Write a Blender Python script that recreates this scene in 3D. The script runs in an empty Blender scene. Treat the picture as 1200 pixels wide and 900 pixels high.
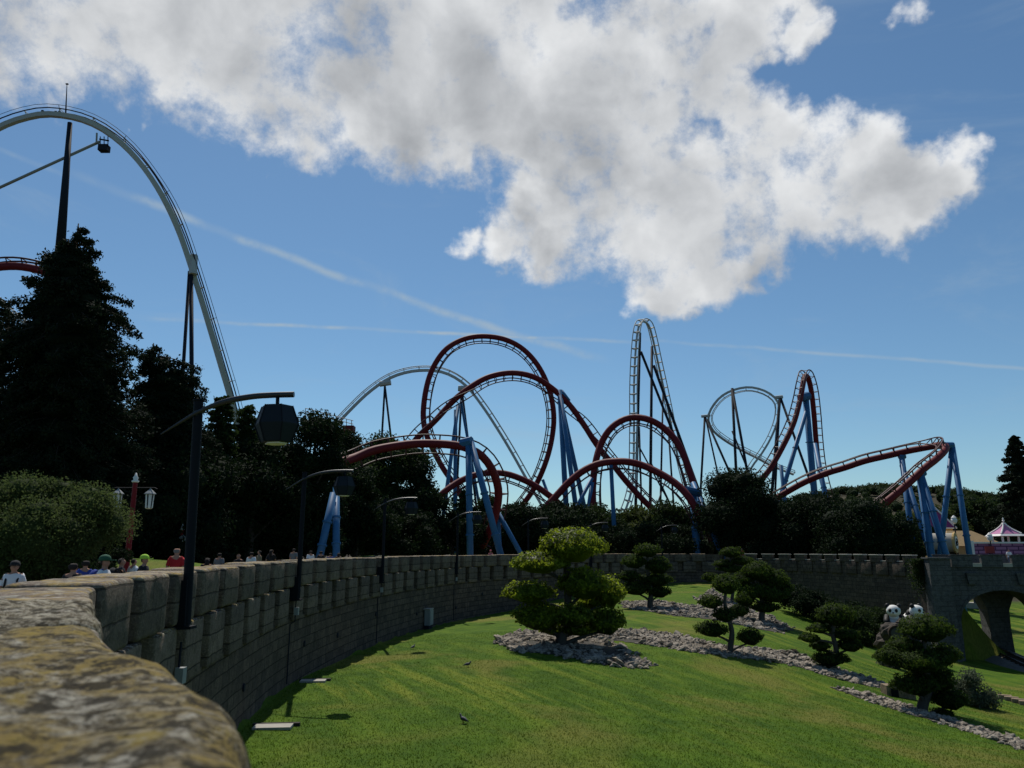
import bpy, bmesh, math, random
import numpy as np
from mathutils import Vector, noise as mnoise
random.seed(7); rng = np.random.default_rng(7)
D = bpy.data
scene = bpy.context.scene
R = math.radians
COL = scene.collection

# ------------------------------------------------------------------ camera
F = 900.0; PITCH = math.atan(195/900.0)
CP, SP = math.cos(PITCH), math.sin(PITCH)
cam_d = D.cameras.new('camera'); cam = D.objects.new('camera', cam_d); COL.objects.link(cam)
cam.location = (0, 0, 0); cam.rotation_euler = (math.pi/2 + PITCH, 0, 0)
cam_d.sensor_width = 36; cam_d.lens = 36*F/1200; cam_d.clip_start = 0.05; cam_d.clip_end = 9000
cam_d.dof.use_dof = True; cam_d.dof.focus_distance = 45; cam_d.dof.aperture_fstop = 3.2
scene.camera = cam
scene.render.resolution_x = 1024; scene.render.resolution_y = 768
scene.view_settings.view_transform = 'Standard'; scene.view_settings.look = 'None'
scene.view_settings.exposure = -0.25; scene.view_settings.gamma = 1.0
scene.cycles.max_bounces = 6; scene.cycles.transparent_max_bounces = 6

def ray(u, v):
    xc = (u-600)/F; yc = (450-v)/F
    return Vector((xc, CP - yc*SP, SP + yc*CP))
def P(u, v, Y):
    d = ray(u, v); return d*(Y/d.y)
def Pz(u, v, z):
    d = ray(u, v); return d*(z/d.z)

# ------------------------------------------------------------------ light
SUN_AZ, SUN_EL = R(-14), R(57)
SUN = Vector((math.sin(SUN_AZ)*math.cos(SUN_EL), math.cos(SUN_AZ)*math.cos(SUN_EL), math.sin(SUN_EL)))
ld = D.lights.new('sun', 'SUN'); ld.energy = 4.9; ld.angle = R(0.53); ld.color = (1, .95, .86)
lo = D.objects.new('sun', ld); COL.objects.link(lo)
lo.rotation_euler = (-SUN).to_track_quat('-Z', 'Y').to_euler()

class NT:
    def __init__(s, nt): s.nt = nt
    def n(s, t, **kw):
        nd = s.nt.nodes.new(t)
        for k, v in kw.items(): setattr(nd, k, v)
        return nd
    def set(s, sock, v):
        if isinstance(v, bpy.types.NodeSocket): s.nt.links.new(v, sock)
        elif v is not None: sock.default_value = v
    def m(s, op, a, b=None, c=None, clamp=False):
        nd = s.n('ShaderNodeMath', operation=op); nd.use_clamp = clamp
        s.set(nd.inputs[0], a); s.set(nd.inputs[1], b)
        if c is not None: s.set(nd.inputs[2], c)
        return nd.outputs[0]
    def vm(s, op, a, b=None, out=0):
        nd = s.n('ShaderNodeVectorMath', operation=op)
        s.set(nd.inputs[0], a)
        if b is not None:
            if op == 'SCALE': s.set(nd.inputs['Scale'], b)
            else: s.set(nd.inputs[1], b)
        return nd.outputs[out]
    def noise(s, vec, scale, detail=4, rough=.55, dist=0, out='Fac'):
        nd = s.n('ShaderNodeTexNoise'); s.set(nd.inputs['Vector'], vec)
        nd.inputs['Scale'].default_value = scale; nd.inputs['Detail'].default_value = detail
        nd.inputs['Roughness'].default_value = rough; nd.inputs['Distortion'].default_value = dist
        return nd.outputs[out]
    def ramp(s, fac, stops, interp='LINEAR'):
        nd = s.n('ShaderNodeValToRGB'); s.set(nd.inputs[0], fac); cr = nd.color_ramp; cr.interpolation = interp
        while len(cr.elements) < len(stops): cr.elements.new(.5)
        for e, (p, c) in zip(cr.elements, stops):
            e.position = p; e.color = (c, c, c, 1) if isinstance(c, (int, float)) else (*c, 1)
        return nd.outputs[0]
    def mix(s, fac, a, b, mode='MIX'):
        nd = s.n('ShaderNodeMix', data_type='RGBA', blend_type=mode)
        s.set(nd.inputs[0], fac)
        for i, v in ((6, a), (7, b)):
            if isinstance(v, tuple) and len(v) == 3: v = (*v, 1)
            s.set(nd.inputs[i], v)
        return nd.outputs[2]
    def sstep(s, x, lo, hi, a=0., b=1.):
        nd = s.n('ShaderNodeMapRange', interpolation_type='SMOOTHSTEP')
        s.set(nd.inputs[0], x); s.set(nd.inputs[1], lo); s.set(nd.inputs[2], hi); s.set(nd.inputs[3], a); s.set(nd.inputs[4], b)
        return nd.outputs[0]

world = D.worlds.new('World'); scene.world = world; world.use_nodes = True
wt = world.node_tree; wt.nodes.clear(); W = NT(wt)
sky = W.n('ShaderNodeTexSky', sky_type='NISHITA'); sky.sun_disc = False
sky.sun_elevation = SUN_EL; sky.sun_rotation = SUN_AZ % (2*math.pi)
sky.altitude = 100; sky.air_density = 1.0; sky.dust_density = .25; sky.ozone_density = 3.0
dirv = W.n('ShaderNodeTexCoord').outputs['Generated']
dirn = W.vm('NORMALIZE', dirv)
# clouds : round puffs placed on the sphere of directions, eaten by fractal noise
BL = [(905,150,50),(965,172,48),(1015,190,45),(30,40,85),(-20,70,60),(330,-10,120),(200,-30,120),(430,10,110),(560,0,110),(850,110,46),(-60,30,90),(10,12,78),(70,20,78),(150,30,88),(230,50,90),(310,60,92),(390,75,90),(470,70,95),(540,110,88),(480,140,64),(620,70,110),(700,80,100),(780,60,95),(600,150,50),
      (850,30,60),(820,100,52),(720,140,72),(300,-60,130),(100,-70,120),(600,-90,150),(900,-60,70),(940,30,34),(905,60,22),(430,150,42),(520,180,32),(190,90,42),
      (620,240,46),(680,260,66),(735,250,78),(800,230,86),(880,205,80),(955,215,74),(1020,225,58),(1075,222,46),(1120,205,36),(1140,190,20),(590,282,34),(640,288,36),
      (760,318,48),(835,300,50),(900,285,48),(765,348,30),(735,352,18),(800,350,18),(915,318,20),(545,290,16),(1063,12,26),(815,386,7),(155,152,10),(880,150,40),(660,200,50),(700,190,46)]
grp = D.node_groups.new('cloud_field', 'ShaderNodeTree')
grp.interface.new_socket('V', in_out='INPUT', socket_type='NodeSocketVector')
grp.interface.new_socket('D', in_out='OUTPUT', socket_type='NodeSocketFloat'); grp.interface.new_socket('S', in_out='OUTPUT', socket_type='NodeSocketFloat')
G = NT(grp); gi = G.n('NodeGroupInput'); go = G.n('NodeGroupOutput')
warp = G.vm('SUBTRACT', G.noise(gi.outputs[0], 6, 5, .62, out='Color'), (.5, .5, .5))
pv = G.vm('ADD', gi.outputs[0], G.vm('SCALE', warp, .13))
acc = None
for (u, v, r) in BL:
    d = ray(u, v).normalized(); e = ray(u + r, v).normalized(); rr = (d-e).length
    dist = G.vm('DISTANCE', pv, tuple(d), out=1)
    f = G.m('SUBTRACT', 1.0, G.m('MULTIPLY', dist, 1/(rr*1.35)))
    if r < 30: f = G.m('MULTIPLY', f, .62)
    if acc is None: acc = f
    else: acc = G.m('SMOOTH_MAX', acc, f, .12)
acc = G.m('SMOOTH_MIN', acc, .50, .25)
n1 = G.noise(gi.outputs[0], 7.5, 12, .60, .25)
n2 = G.noise(gi.outputs[0], 30, 9, .66)
fld = G.m('ADD', acc, G.m('MULTIPLY', G.m('SUBTRACT', n1, .5), 1.25))
fld = G.m('ADD', fld, G.m('MULTIPLY', G.m('SUBTRACT', n2, .5), .80))
G.nt.links.new(fld, go.inputs[0])
shf = G.m('ADD', G.m('MULTIPLY', acc, 1.2), G.m('MULTIPLY', G.m('SUBTRACT', G.noise(gi.outputs[0], 12., 7, .52, .2), .5), 1.4))
G.nt.links.new(shf, go.inputs[1])
def cf(vec):
    nd = W.n('ShaderNodeGroup'); nd.node_tree = grp; W.set(nd.inputs[0], vec); return nd.outputs[0], nd.outputs[1]
d0, s0_ = cf(dirn)
d1, s1_ = cf(W.vm('NORMALIZE', W.vm('ADD', dirn, tuple(SUN*.05))))
mask = W.sstep(d0, .06, .54)
thick = W.sstep(s0_, .22, .90)
lit = W.m('SUBTRACT', s0_, s1_)                      # >0 where the side to the sun is thinner
big = W.noise(dirn, 3.2, 2, .5)
bright = W.m('SUBTRACT', 1.06, W.m('MULTIPLY', thick, W.sstep(big, .35, .62, .34, .58)))
bright = W.m('ADD', bright, W.m('MULTIPLY', lit, .62))
bright = W.m('MULTIPLY', bright, W.sstep(d0, .1, .5, .88, 1.))
bright = W.m('MINIMUM', W.m('MAXIMUM', bright, .40), 1.08)
CLB = 8.5
ccol = W.mix(W.m('MINIMUM', bright, 1.0), (.89, .96, 1.06), (.98, 1.0, 1.02))
ccol = W.vm('SCALE', ccol, W.m('MULTIPLY', bright, CLB))
# contrails : thin great-circle streaks
def trail(u0, v0, u1, v1, wpx, amp, broken, bend=0):
    a = ray(u0, v0).normalized(); b = ray(u1, v1).normalized()
    nrm = a.cross(b).normalized(); wd = wpx/F*.8
    along = (b-a).normalized(); mid = (a+b).normalized(); half = (b-a).length/2
    t = W.vm('DOT_PRODUCT', W.vm('SUBTRACT', dirn, tuple(mid)), tuple(along), out=1)
    q = W.vm('DOT_PRODUCT', dirn, tuple(nrm), out=1)
    q = W.m('ADD', q, W.m('MULTIPLY', W.m('SUBTRACT', W.noise(dirn, 14, 4), .5), wd*1.6))
    if bend: q = W.m('ADD', q, W.m('MULTIPLY', W.m('MULTIPLY', t, t), bend))
    core = W.sstep(W.m('ABSOLUTE', q), 0., wd, 1., 0.)
    ends = W.sstep(W.m('ABSOLUTE', t), half*.75, half, 1., 0.)
    nz = W.sstep(W.noise(dirn, broken, 5, .6), .38, .62, .25, 1.)
    return W.m('MULTIPLY', W.m('MULTIPLY', core, ends), W.m('MULTIPLY', nz, amp))
tr = W.m('MAXIMUM', trail(60, 205, 720, 436, 9, .70, 16, bend=.10), trail(150, 372, 760, 402, 4.2, 1.0, 13))
tr = W.m('MAXIMUM', tr, trail(740, 397, 1260, 436, 4, .5, 12))
tr = W.m('MAXIMUM', tr, trail(-40, 160, 90, 210, 5, .3, 12))
cirr = W.m('MULTIPLY', W.sstep(W.noise(W.vm('MULTIPLY', dirn, (1.0, 1.0, 3.2)), 3.2, 8, .62, 1.2), .52, .80), .22)
hz = W.n('ShaderNodeSeparateXYZ'); W.set(hz.inputs[0], dirn)
skyc = sky.outputs[0]
skyt = W.mix(1.0, skyc, (.72, .905, .95), 'MULTIPLY')
c1 = W.mix(W.m('ADD', tr, cirr, clamp=True), skyt, (3.9, 5.0, 6.0))
c2 = W.mix(mask, c1, ccol)
bg = W.n('ShaderNodeBackground'); bg.inputs[1].default_value = .108
W.set(bg.inputs[0], c2)
wo = W.n('ShaderNodeOutputWorld'); wt.links.new(bg.outputs[0], wo.inputs[0])
world.cycles.sampling_method = 'MANUAL'; world.cycles.sample_map_resolution = 512

# ------------------------------------------------------------------ materials
MATS = {}
def newmat(name):
    m = D.materials.new(name); m.use_nodes = True; m.node_tree.nodes.clear()
    t = NT(m.node_tree); out = t.n('ShaderNodeOutputMaterial'); MATS[name] = m
    return m, t, out
def bsdf(t, out, col, rough=.7, metal=0, bump=None, bstr=.3, bdist=.02, spec=.4):
    b = t.n('ShaderNodeBsdfPrincipled')
    if isinstance(col, tuple) and len(col) == 3: col = (*col, 1)
    t.set(b.inputs['Base Color'], col); t.set(b.inputs['Roughness'], rough); b.inputs['Metallic'].default_value = metal
    b.inputs['Specular IOR Level'].default_value = spec
    if bump is not None:
        bp = t.n('ShaderNodeBump'); t.set(bp.inputs['Height'], bump); bp.inputs['Strength'].default_value = bstr; bp.inputs['Distance'].default_value = bdist
        t.nt.links.new(bp.outputs[0], b.inputs['Normal'])
    t.nt.links.new(b.outputs[0], out.inputs[0]); return b
def paint(name, col, rough=.5, metal=0, var=.25, sc=3., spec=.2):
    m, t, out = newmat(name)
    p = t.n('ShaderNodeNewGeometry').outputs['Position']
    f = t.noise(p, sc, 5, .6)
    st = t.noise(t.vm('MULTIPLY', p, (6, 6, .6)), .8, 4, .6)
    c = t.mix(t.sstep(f, .35, .75, 0., var), col, tuple(min(1, x*1.4) for x in col))
    c = t.mix(t.sstep(st, .55, .8, 0., .4), c, tuple(x*.45+.004 for x in col))
    bsdf(t, out, c, rough, metal, f, .15, .01, spec); return m
paint('red_paint', (.125, .009, .013), .62); paint('white_paint', (.40, .41, .40), .6, var=.2)
paint('blue_paint', (.036, .125, .265), .5); paint('steel_dark', (.015, .018, .028), .7, spec=.12)
paint('rail_dark', (.07, .025, .025), .5); paint('lamp_dark', (.007, .009, .014), .7, spec=.12)
paint('lamp_arm', (.012, .014, .018), .38, spec=.5); paint('lamp_panel', (.013, .018, .025), .6, spec=.12); paint('post_red', (.17, .006, .010), .5)
paint('box_grey', (.26, .27, .27), .6); paint('concrete', (.34, .32, .28), .9, sc=2)
paint('pale_trim', (.75, .72, .68), .6); paint('pink_wall_plain', (.42, .16, .30), .7)
paint('purple_roof', (.20, .04, .14), .6); paint('yellow_wall', (.50, .34, .14), .8)
paint('wood_brown', (.032, .022, .015), .95); paint('panda_white', (.72, .70, .66), .7); paint('panda_black', (.012, .012, .013), .6)
paint('bird_grey', (.05, .055, .065), .6); paint('rail_steel', (.10, .085, .075), .4, .8)
paint('sign_red', (.20, .03, .03), .6)
def cloth(name, col, rough=.9):
    m, t, out = newmat(name)
    p = t.n('ShaderNodeTexCoord').outputs['Object']
    f = t.noise(p, 9, 4); bsdf(t, out, t.mix(t.m('MULTIPLY', f, .4), col, tuple(x*.6 for x in col)), rough, 0, f, .4, .02); return m
for nm, c in dict(skin=(.42, .22, .15), hair_dark=(.018, .012, .010), hair_brown=(.07, .035, .02), hair_grey=(.22, .20, .19), cloth_white=(.75, .75, .76), cloth_black=(.015, .015, .018),
                  cloth_red=(.42, .015, .02), cloth_blue=(.03, .06, .30), cloth_green=(.02, .09, .05), cloth_lime=(.36, .62, .06), cloth_denim=(.04, .07, .14),
                  cloth_grey=(.16, .16, .17), cloth_pink=(.55, .14, .18), cloth_khaki=(.22, .17, .10)).items(): cloth(nm, c)

def foliage(name, dark, light, trans=.25, rough=.55):
    m, t, out = newmat(name)
    p = t.n('ShaderNodeNewGeometry').outputs['Position']
    a = t.n('ShaderNodeAttribute'); a.attribute_name = 'tone'
    f = t.noise(p, .9, 4)
    fac = t.m('ADD', t.m('MULTIPLY', a.outputs['Fac'], .65), t.m('MULTIPLY', t.sstep(f, .35, .7), .35), clamp=True)
    c = t.mix(fac, dark, light)
    b = t.n('ShaderNodeBsdfPrincipled'); t.set(b.inputs['Base Color'], c); b.inputs['Roughness'].default_value = rough; b.inputs['Specular IOR Level'].default_value = .12
    tl = t.n('ShaderNodeBsdfTranslucent'); t.set(tl.inputs[0], t.mix(.5, c, tuple(x*2.0 for x in light)))
    ms = t.n('ShaderNodeMixShader'); ms.inputs[0].default_value = trans
    t.nt.links.new(b.outputs[0], ms.inputs[1]); t.nt.links.new(tl.outputs[0], ms.inputs[2]); t.nt.links.new(ms.outputs[0], out.inputs[0])
    return m
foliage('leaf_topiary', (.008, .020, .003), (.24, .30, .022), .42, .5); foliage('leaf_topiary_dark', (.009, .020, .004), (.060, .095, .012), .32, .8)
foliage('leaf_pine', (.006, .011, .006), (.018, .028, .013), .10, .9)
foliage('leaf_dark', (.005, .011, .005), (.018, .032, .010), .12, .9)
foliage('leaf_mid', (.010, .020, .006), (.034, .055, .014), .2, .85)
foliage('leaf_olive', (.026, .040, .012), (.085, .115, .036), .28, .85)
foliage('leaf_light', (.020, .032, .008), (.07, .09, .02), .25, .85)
foliage('leaf_grey', (.035, .048, .028), (.10, .12, .075), .2, .8)

def bark(name, col):
    m, t, out = newmat(name); p = t.n('ShaderNodeNewGeometry').outputs['Position']
    f = t.noise(t.vm('MULTIPLY', p, (7, 7, 1.6)), 2.2, 6, .65)
    bsdf(t, out, t.mix(f, tuple(x*.5 for x in col), tuple(x*1.5 for x in col)), .9, 0, f, .8, .04)
bark('bark', (.045, .035, .027)); bark('bark_grey', (.06, .055, .048))

def stone(name, base, lich=0., brick=True, bw=.62, bh=.36, bst=1.):
    m, t, out = newmat(name)
    uv = t.n('ShaderNodeUVMap').outputs[0]; p = t.n('ShaderNodeNewGeometry').outputs['Position']
    big = t.noise(p, .5, 5, .6); mid = t.noise(p, 4, 6, .65); fine = t.noise(p, 26, 6, .7)
    c = t.mix(big, tuple(x*.65 for x in base), tuple(x*1.3 for x in base))
    c = t.mix(t.sstep(mid, .40, .65, 0., .75), c, tuple(x*.42 for x in base))
    c = t.mix(t.sstep(fine, .48, .66, 0., .6), c, tuple(min(1, x*2.0) for x in base))
    hgt = t.m('ADD', t.m('MULTIPLY', mid, .5), t.m('MULTIPLY', fine, .3))
    if brick:
        b = t.n('ShaderNodeTexBrick'); wv = t.vm('ADD', uv, t.vm('SCALE', t.vm('SUBTRACT', t.noise(p, 2.2, 3, out='Color'), (.5, .5, .5)), .07)); t.set(b.inputs['Vector'], wv)
        b.inputs['Scale'].default_value = 1; b.inputs['Brick Width'].default_value = bw; b.inputs['Row Height'].default_value = bh
        b.inputs['Mortar Size'].default_value = .016; b.inputs['Mortar Smooth'].default_value = .35; b.offset = .43; b.squash = 1.35; b.squash_frequency = 3
        b.inputs['Color1'].default_value = (.6, .6, .6, 1); b.inputs['Color2'].default_value = (1.25, 1.2, 1.1, 1); b.inputs['Mortar'].default_value = (.9, .9, .9, 1)
        c = t.mix(.75*bst, c, b.outputs['Color'], 'MULTIPLY')
        c = t.mix(t.m('MULTIPLY', b.outputs['Fac'], .75*bst), c, tuple(x*.16 for x in base))
        hgt = t.m('SUBTRACT', hgt, t.m('MULTIPLY', b.outputs['Fac'], 1.6*bst))
    # rain streaks from the ledges
    stn = t.noise(t.vm('MULTIPLY', p, (3, 3, .25)), 1.0, 5, .6)
    c = t.mix(t.sstep(stn, .52, .78, 0., .55), c, tuple(x*.3 for x in base))
    if lich:
        geo = t.n('ShaderNodeNewGeometry'); sx = t.n('ShaderNodeSeparateXYZ'); t.set(sx.inputs[0], geo.outputs['Normal'])
        upf = t.sstep(sx.outputs[2], .1, .75)
        l = t.m('MULTIPLY', t.sstep(t.noise(p, 2.6, 8, .68, .4), .47, .62), upf)
        c = t.mix(t.m('MULTIPLY', l, lich), c, (.30, .21, .055))
        l2 = t.m('MULTIPLY', t.sstep(t.noise(p, 7., 8, .7), .50, .60), upf)
        c = t.mix(t.m('MULTIPLY', l2, .6), c, (.40, .38, .31))
    bsdf(t, out, c, .92, 0, hgt, .9, .07, .15); return m
stone('wall_stone', (.108, .085, .070)); stone('merlon_stone', (.150, .122, .100), .8, True, 3.1, .44)
stone('bridge_stone', (.085, .088, .09), 0, True, .9, .4, .3)
stone('rock_pale', (.25, .19, .13), 0, False)
def rubble_mat():
    m, t, out = newmat('rubble_stone'); p = t.n('ShaderNodeNewGeometry').outputs['Position']
    v = t.n('ShaderNodeTexVoronoi'); t.set(v.inputs['Vector'], p); v.inputs['Scale'].default_value = 3.2
    sx = t.n('ShaderNodeSeparateColor'); t.set(sx.inputs[0], v.outputs['Color']); f = t.noise(p, 9, 6, .7)
    c = t.mix(sx.outputs[0], (.075, .062, .050), (.32, .28, .23)); c = t.mix(t.sstep(f, .42, .62, 0., .6), c, (.42, .36, .28)); c = t.mix(t.sstep(f, .45, .36, 0., .8), c, (.07, .055, .04))
    bsdf(t, out, c, .95, 0, f, .8, .04, .15)
rubble_mat()

def near_stone(nm='near_block_stone', yel=1.):
    m, t, out = newmat(nm); p = t.n('ShaderNodeNewGeometry').outputs['Position']
    f1 = t.noise(p, 10, 8, .72); f2 = t.noise(p, 22, 8, .74); f3 = t.noise(p, 80, 5, .7); f4 = t.noise(p, 4., 6, .68, .5)
    c = t.mix(t.sstep(f2, .42, .60), (.07, .052, .028), (.47, .44, .36))
    c = t.mix(t.sstep(f3, .45, .7, 0., .7), c, (.58, .54, .42))
    c = t.mix(t.m('MULTIPLY', t.sstep(f4, .40, .56, 0., yel*.9), t.sstep(f2, .38, .55)), c, (.29, .205, .045))
    c = t.mix(t.m('MULTIPLY', t.sstep(t.noise(p, 8., 6, .7), .55, .65), .8*yel), c, (.33, .25, .055))
    c = t.mix(t.sstep(f1, .51, .56, 0., .92), c, (.045, .038, .025))
    c = t.mix(t.sstep(t.noise(p, 30, 6, .75), .56, .62, 0., .8), c, (.03, .025, .018))
    h = t.m('ADD', t.m('MULTIPLY', f2, 1.), t.m('MULTIPLY', f3, .35))
    bsdf(t, out, c, .95, 0, h, 1., .035, .1)
near_stone(); near_stone('near_grey_stone', .15)

def grass_col(t, p):
    a = t.noise(p, .11, 4, .6, .6); b = t.noise(p, .8, 5, .65); f = t.noise(t.vm('MULTIPLY', p, (1, 1, .3)), 9, 5, .75); g = t.noise(p, 45, 3, .7)
    rot = t.n('ShaderNodeVectorRotate', rotation_type='Z_AXIS'); t.set(rot.inputs[0], p); rot.inputs['Angle'].default_value = R(-24)
    sw = t.noise(t.vm('MULTIPLY', rot.outputs[0], (1.15, .10, .1)), 1.2, 4, .6)
    c = t.mix(t.sstep(b, .3, .7), (.034, .086, .003), (.080, .148, .006))
    am = t.sstep(t.noise(p, .06, 3), .40, .60, .15, 1.)
    c = t.mix(t.m('MULTIPLY', t.sstep(sw, .47, .66, 0., .75), am), c, (.19, .215, .022))
    c = t.mix(t.m('MULTIPLY', t.sstep(sw, .50, .36, 0., .5), am), c, (.022, .060, .003))
    c = t.mix(t.sstep(a, .50, .64, 0., .75), c, (.17, .155, .032))
    c = t.mix(t.sstep(f, .44, .64, 0., .5), c, (.024, .055, .005))
    c = t.mix(t.sstep(g, .52, .70, 0., .45), c, (.22, .27, .05))
    return c, f, g
def grass_mat():
    m, t, out = newmat('lawn_grass'); p = t.n('ShaderNodeNewGeometry').outputs['Position']
    c, f, g = grass_col(t, p)
    sx = t.n('ShaderNodeSeparateXYZ'); t.set(sx.inputs[0], p); c = t.mix(t.sstep(sx.outputs[1], 92, 101), c, t.mix(f, (.020, .026, .012), (.075, .060, .042))); c = t.mix(t.sstep(sx.outputs[0], -30, -42), c, (.05, .042, .03))
    bsdf(t, out, c, .9, 0, t.m('ADD', f, t.m('MULTIPLY', g, .8)), .7, .06, .1)
    m, t, out = newmat('grass_blade'); p = t.n('ShaderNodeNewGeometry').outputs['Position']; c, f, g = grass_col(t, p)
    a = t.n('ShaderNodeAttribute'); a.attribute_name = 'tone'; c = t.mix(a.outputs['Fac'], c, t.mix(.5, c, (.17, .25, .04)))
    d = t.n('ShaderNodeBsdfDiffuse'); t.set(d.inputs[0], c); tl = t.n('ShaderNodeBsdfTranslucent'); t.set(tl.inputs[0], c); ms = t.n('ShaderNodeMixShader'); ms.inputs[0].default_value = .45
    t.nt.links.new(d.outputs[0], ms.inputs[1]); t.nt.links.new(tl.outputs[0], ms.inputs[2]); t.nt.links.new(ms.outputs[0], out.inputs[0])
grass_mat()
def simple_noise_mat(name, c1, c2, sc, bd=.03, rough=.9):
    m, t, out = newmat(name); p = t.n('ShaderNodeNewGeometry').outputs['Position']
    f = t.noise(p, sc, 7, .65); g = t.noise(p, sc*.15, 4)
    bsdf(t, out, t.mix(t.m('MULTIPLY', t.m('ADD', f, g), .5), c1, c2), rough, 0, f, .7, bd)
simple_noise_mat('paving', (.10, .095, .085), (.24, .22, .19), 5); simple_noise_mat('soil', (.012, .010, .007), (.05, .04, .028), 6, .05)
simple_noise_mat('ballast', (.07, .065, .06), (.22, .20, .17), 14, .06); simple_noise_mat('straw', (.28, .18, .08), (.46, .32, .16), 9)
def pink_brick():
    m, t, out = newmat('pink_brick'); b = t.n('ShaderNodeTexBrick'); t.set(b.inputs['Vector'], t.n('ShaderNodeUVMap').outputs[0])
    b.inputs['Scale'].default_value = 1; b.inputs['Brick Width'].default_value = 1.5; b.inputs['Row Height'].default_value = .55; b.inputs['Mortar Size'].default_value = .09
    b.inputs['Color1'].default_value = (.34, .13, .24, 1); b.inputs['Color2'].default_value = (.46, .20, .34, 1); b.inputs['Mortar'].default_value = (.10, .03, .09, 1)
    bsdf(t, out, b.outputs['Color'], .8)
pink_brick()

# ------------------------------------------------------------------ mesh helpers
class MB:
    def __init__(s): s.v = []; s.f = []; s.uv = []
    def add(s, vs, fs, uvs=None):
        o = len(s.v); s.v += [tuple(x) for x in vs]
        s.f += [tuple(i+o for i in f) for f in fs]
        s.uv += list(uvs) if uvs is not None else [(x[0]+x[1]*.7, x[2]) for x in vs]
        return s
    def box(s, c, size, rz=0, rot=None, taper=1.0, bev=0):
        hx, hy, hz = [q/2 for q in size]; c = Vector(c)
        vs = []
        for z, k in ((-hz, 1), (hz, taper)):
            for x, y in ((-hx, -hy), (hx, -hy), (hx, hy), (-hx, hy)):
                p = Vector((x*k, y*k, z))
                if rot is not None: p = rot @ p
                elif rz: p = Vector((p.x*math.cos(rz)-p.y*math.sin(rz), p.x*math.sin(rz)+p.y*math.cos(rz), p.z))
                vs.append(c+p)
        return s.add(vs, [(3, 2, 1, 0), (4, 5, 6, 7), (0, 1, 5, 4), (1, 2, 6, 5), (2, 3, 7, 6), (3, 0, 4, 7)])
    def tube(s, pts, r, n=8, caps=True, rot0=0., ref=None):
        pts = [Vector(p) for p in pts]; m = len(pts)
        if not hasattr(r, '__len__'): r = [r]*m
        vs = []; fs = []; prev = None
        for i, p in enumerate(pts):
            t = (pts[min(i+1, m-1)]-pts[max(i-1, 0)])
            t = t.normalized() if t.length > 1e-9 else Vector((0, 0, 1))
            if ref is not None: a = ref[i] if isinstance(ref, (list, np.ndarray)) else ref; a = Vector(a)
            elif prev is None: a = Vector((0, 0, 1)) if abs(t.z) < .9 else Vector((1, 0, 0))
            else: a = prev
            a = (a - t*a.dot(t))
            a = a.normalized() if a.length > 1e-6 else t.orthogonal().normalized()
            b = t.cross(a); prev = a
            for k in range(n):
                th = rot0 + 2*math.pi*k/n
                vs.append(p + (a*math.cos(th)+b*math.sin(th))*r[i])
        for i in range(m-1):
            for k in range(n):
                k2 = (k+1) % n
                fs.append((i*n+k, i*n+k2, (i+1)*n+k2, (i+1)*n+k))
        if caps: fs.append(tuple(range(n))[::-1]); fs.append(tuple((m-1)*n+k for k in range(n)))
        return s.add(vs, fs)
    def lathe(s, c, prof, n=12, sx=1, sy=1, rz=0):
        c = Vector(c); vs = []; fs = []
        for r_, z in prof:
            for k in range(n):
                th = 2*math.pi*k/n + rz; vs.append(c+Vector((r_*sx*math.cos(th), r_*sy*math.sin(th), z)))
        for i in range(len(prof)-1):
            for k in range(n): fs.append((i*n+k, i*n+(k+1) % n, (i+1)*n+(k+1) % n, (i+1)*n+k))
        fs.append(tuple(range(n))[::-1]); fs.append(tuple((len(prof)-1)*n+k for k in range(n)))
        return s.add(vs, fs)
    def blob(s, c, r, n=10, seed=0, amp=.12, sc=1.5):
        c = Vector(c); rx, ry, rz = r; prof = []; vs = [c+Vector((0, 0, -rz))]; fs = []
        m = max(4, n*2//3)
        for i in range(1, m):
            ph = -math.pi/2+math.pi*i/m
            for k in range(n):
                th = 2*math.pi*k/n; d = Vector((math.cos(ph)*math.cos(th), math.cos(ph)*math.sin(th), math.sin(ph)))
                q = 1+amp*mnoise.noise(d*sc+Vector((seed*3.1, seed, 0)))*2
                vs.append(c+Vector((d.x*rx, d.y*ry, d.z*rz))*q)
        vs.append(c+Vector((0, 0, rz))); L = len(vs)-1
        for k in range(n): fs.append((0, 1+(k+1) % n, 1+k))
        for i in range(m-2):
            for k in range(n): a = 1+i*n; fs.append((a+k, a+(k+1) % n, a+n+(k+1) % n, a+n+k))
        for k in range(n): fs.append((1+(m-2)*n+k, 1+(m-2)*n+(k+1) % n, L))
        return s.add(vs, fs)
    def build(s, name, mat, parent=None, smooth=False, origin=None, autosm=None):
        o = Vector((0, 0, 0)); q = parent
        while q is not None: o = o + q.location; q = q.parent
        if origin is not None: loc = Vector(origin) - o
        else: loc = Vector((0, 0, 0))
        off = o+loc
        me = D.meshes.new(name)
        me.from_pydata([(x-off.x, y-off.y, z-off.z) for x, y, z in s.v], [], s.f)
        uvl = me.uv_layers.new(name='UVMap')
        li = np.empty(len(me.loops), dtype=np.int32); me.loops.foreach_get('vertex_index', li)
        uvl.data.foreach_set('uv', np.array(s.uv, dtype=np.float32)[li].ravel())
        if smooth: me.polygons.foreach_set('use_smooth', [True]*len(me.polygons))
        me.materials.append(MATS[mat]); me.update()
        ob = D.objects.new(name, me); ob.location = loc; COL.objects.link(ob)
        if parent is not None: ob.parent = parent
        if autosm is not None: me.set_sharp_from_angle(angle=R(autosm))
        return ob
def tag(o, label=None, cat=None, group=None, kind=None):
    if label: o['label'] = label
    if cat: o['category'] = cat
    if group: o['group'] = group
    if kind: o['kind'] = kind
    return o
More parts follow.
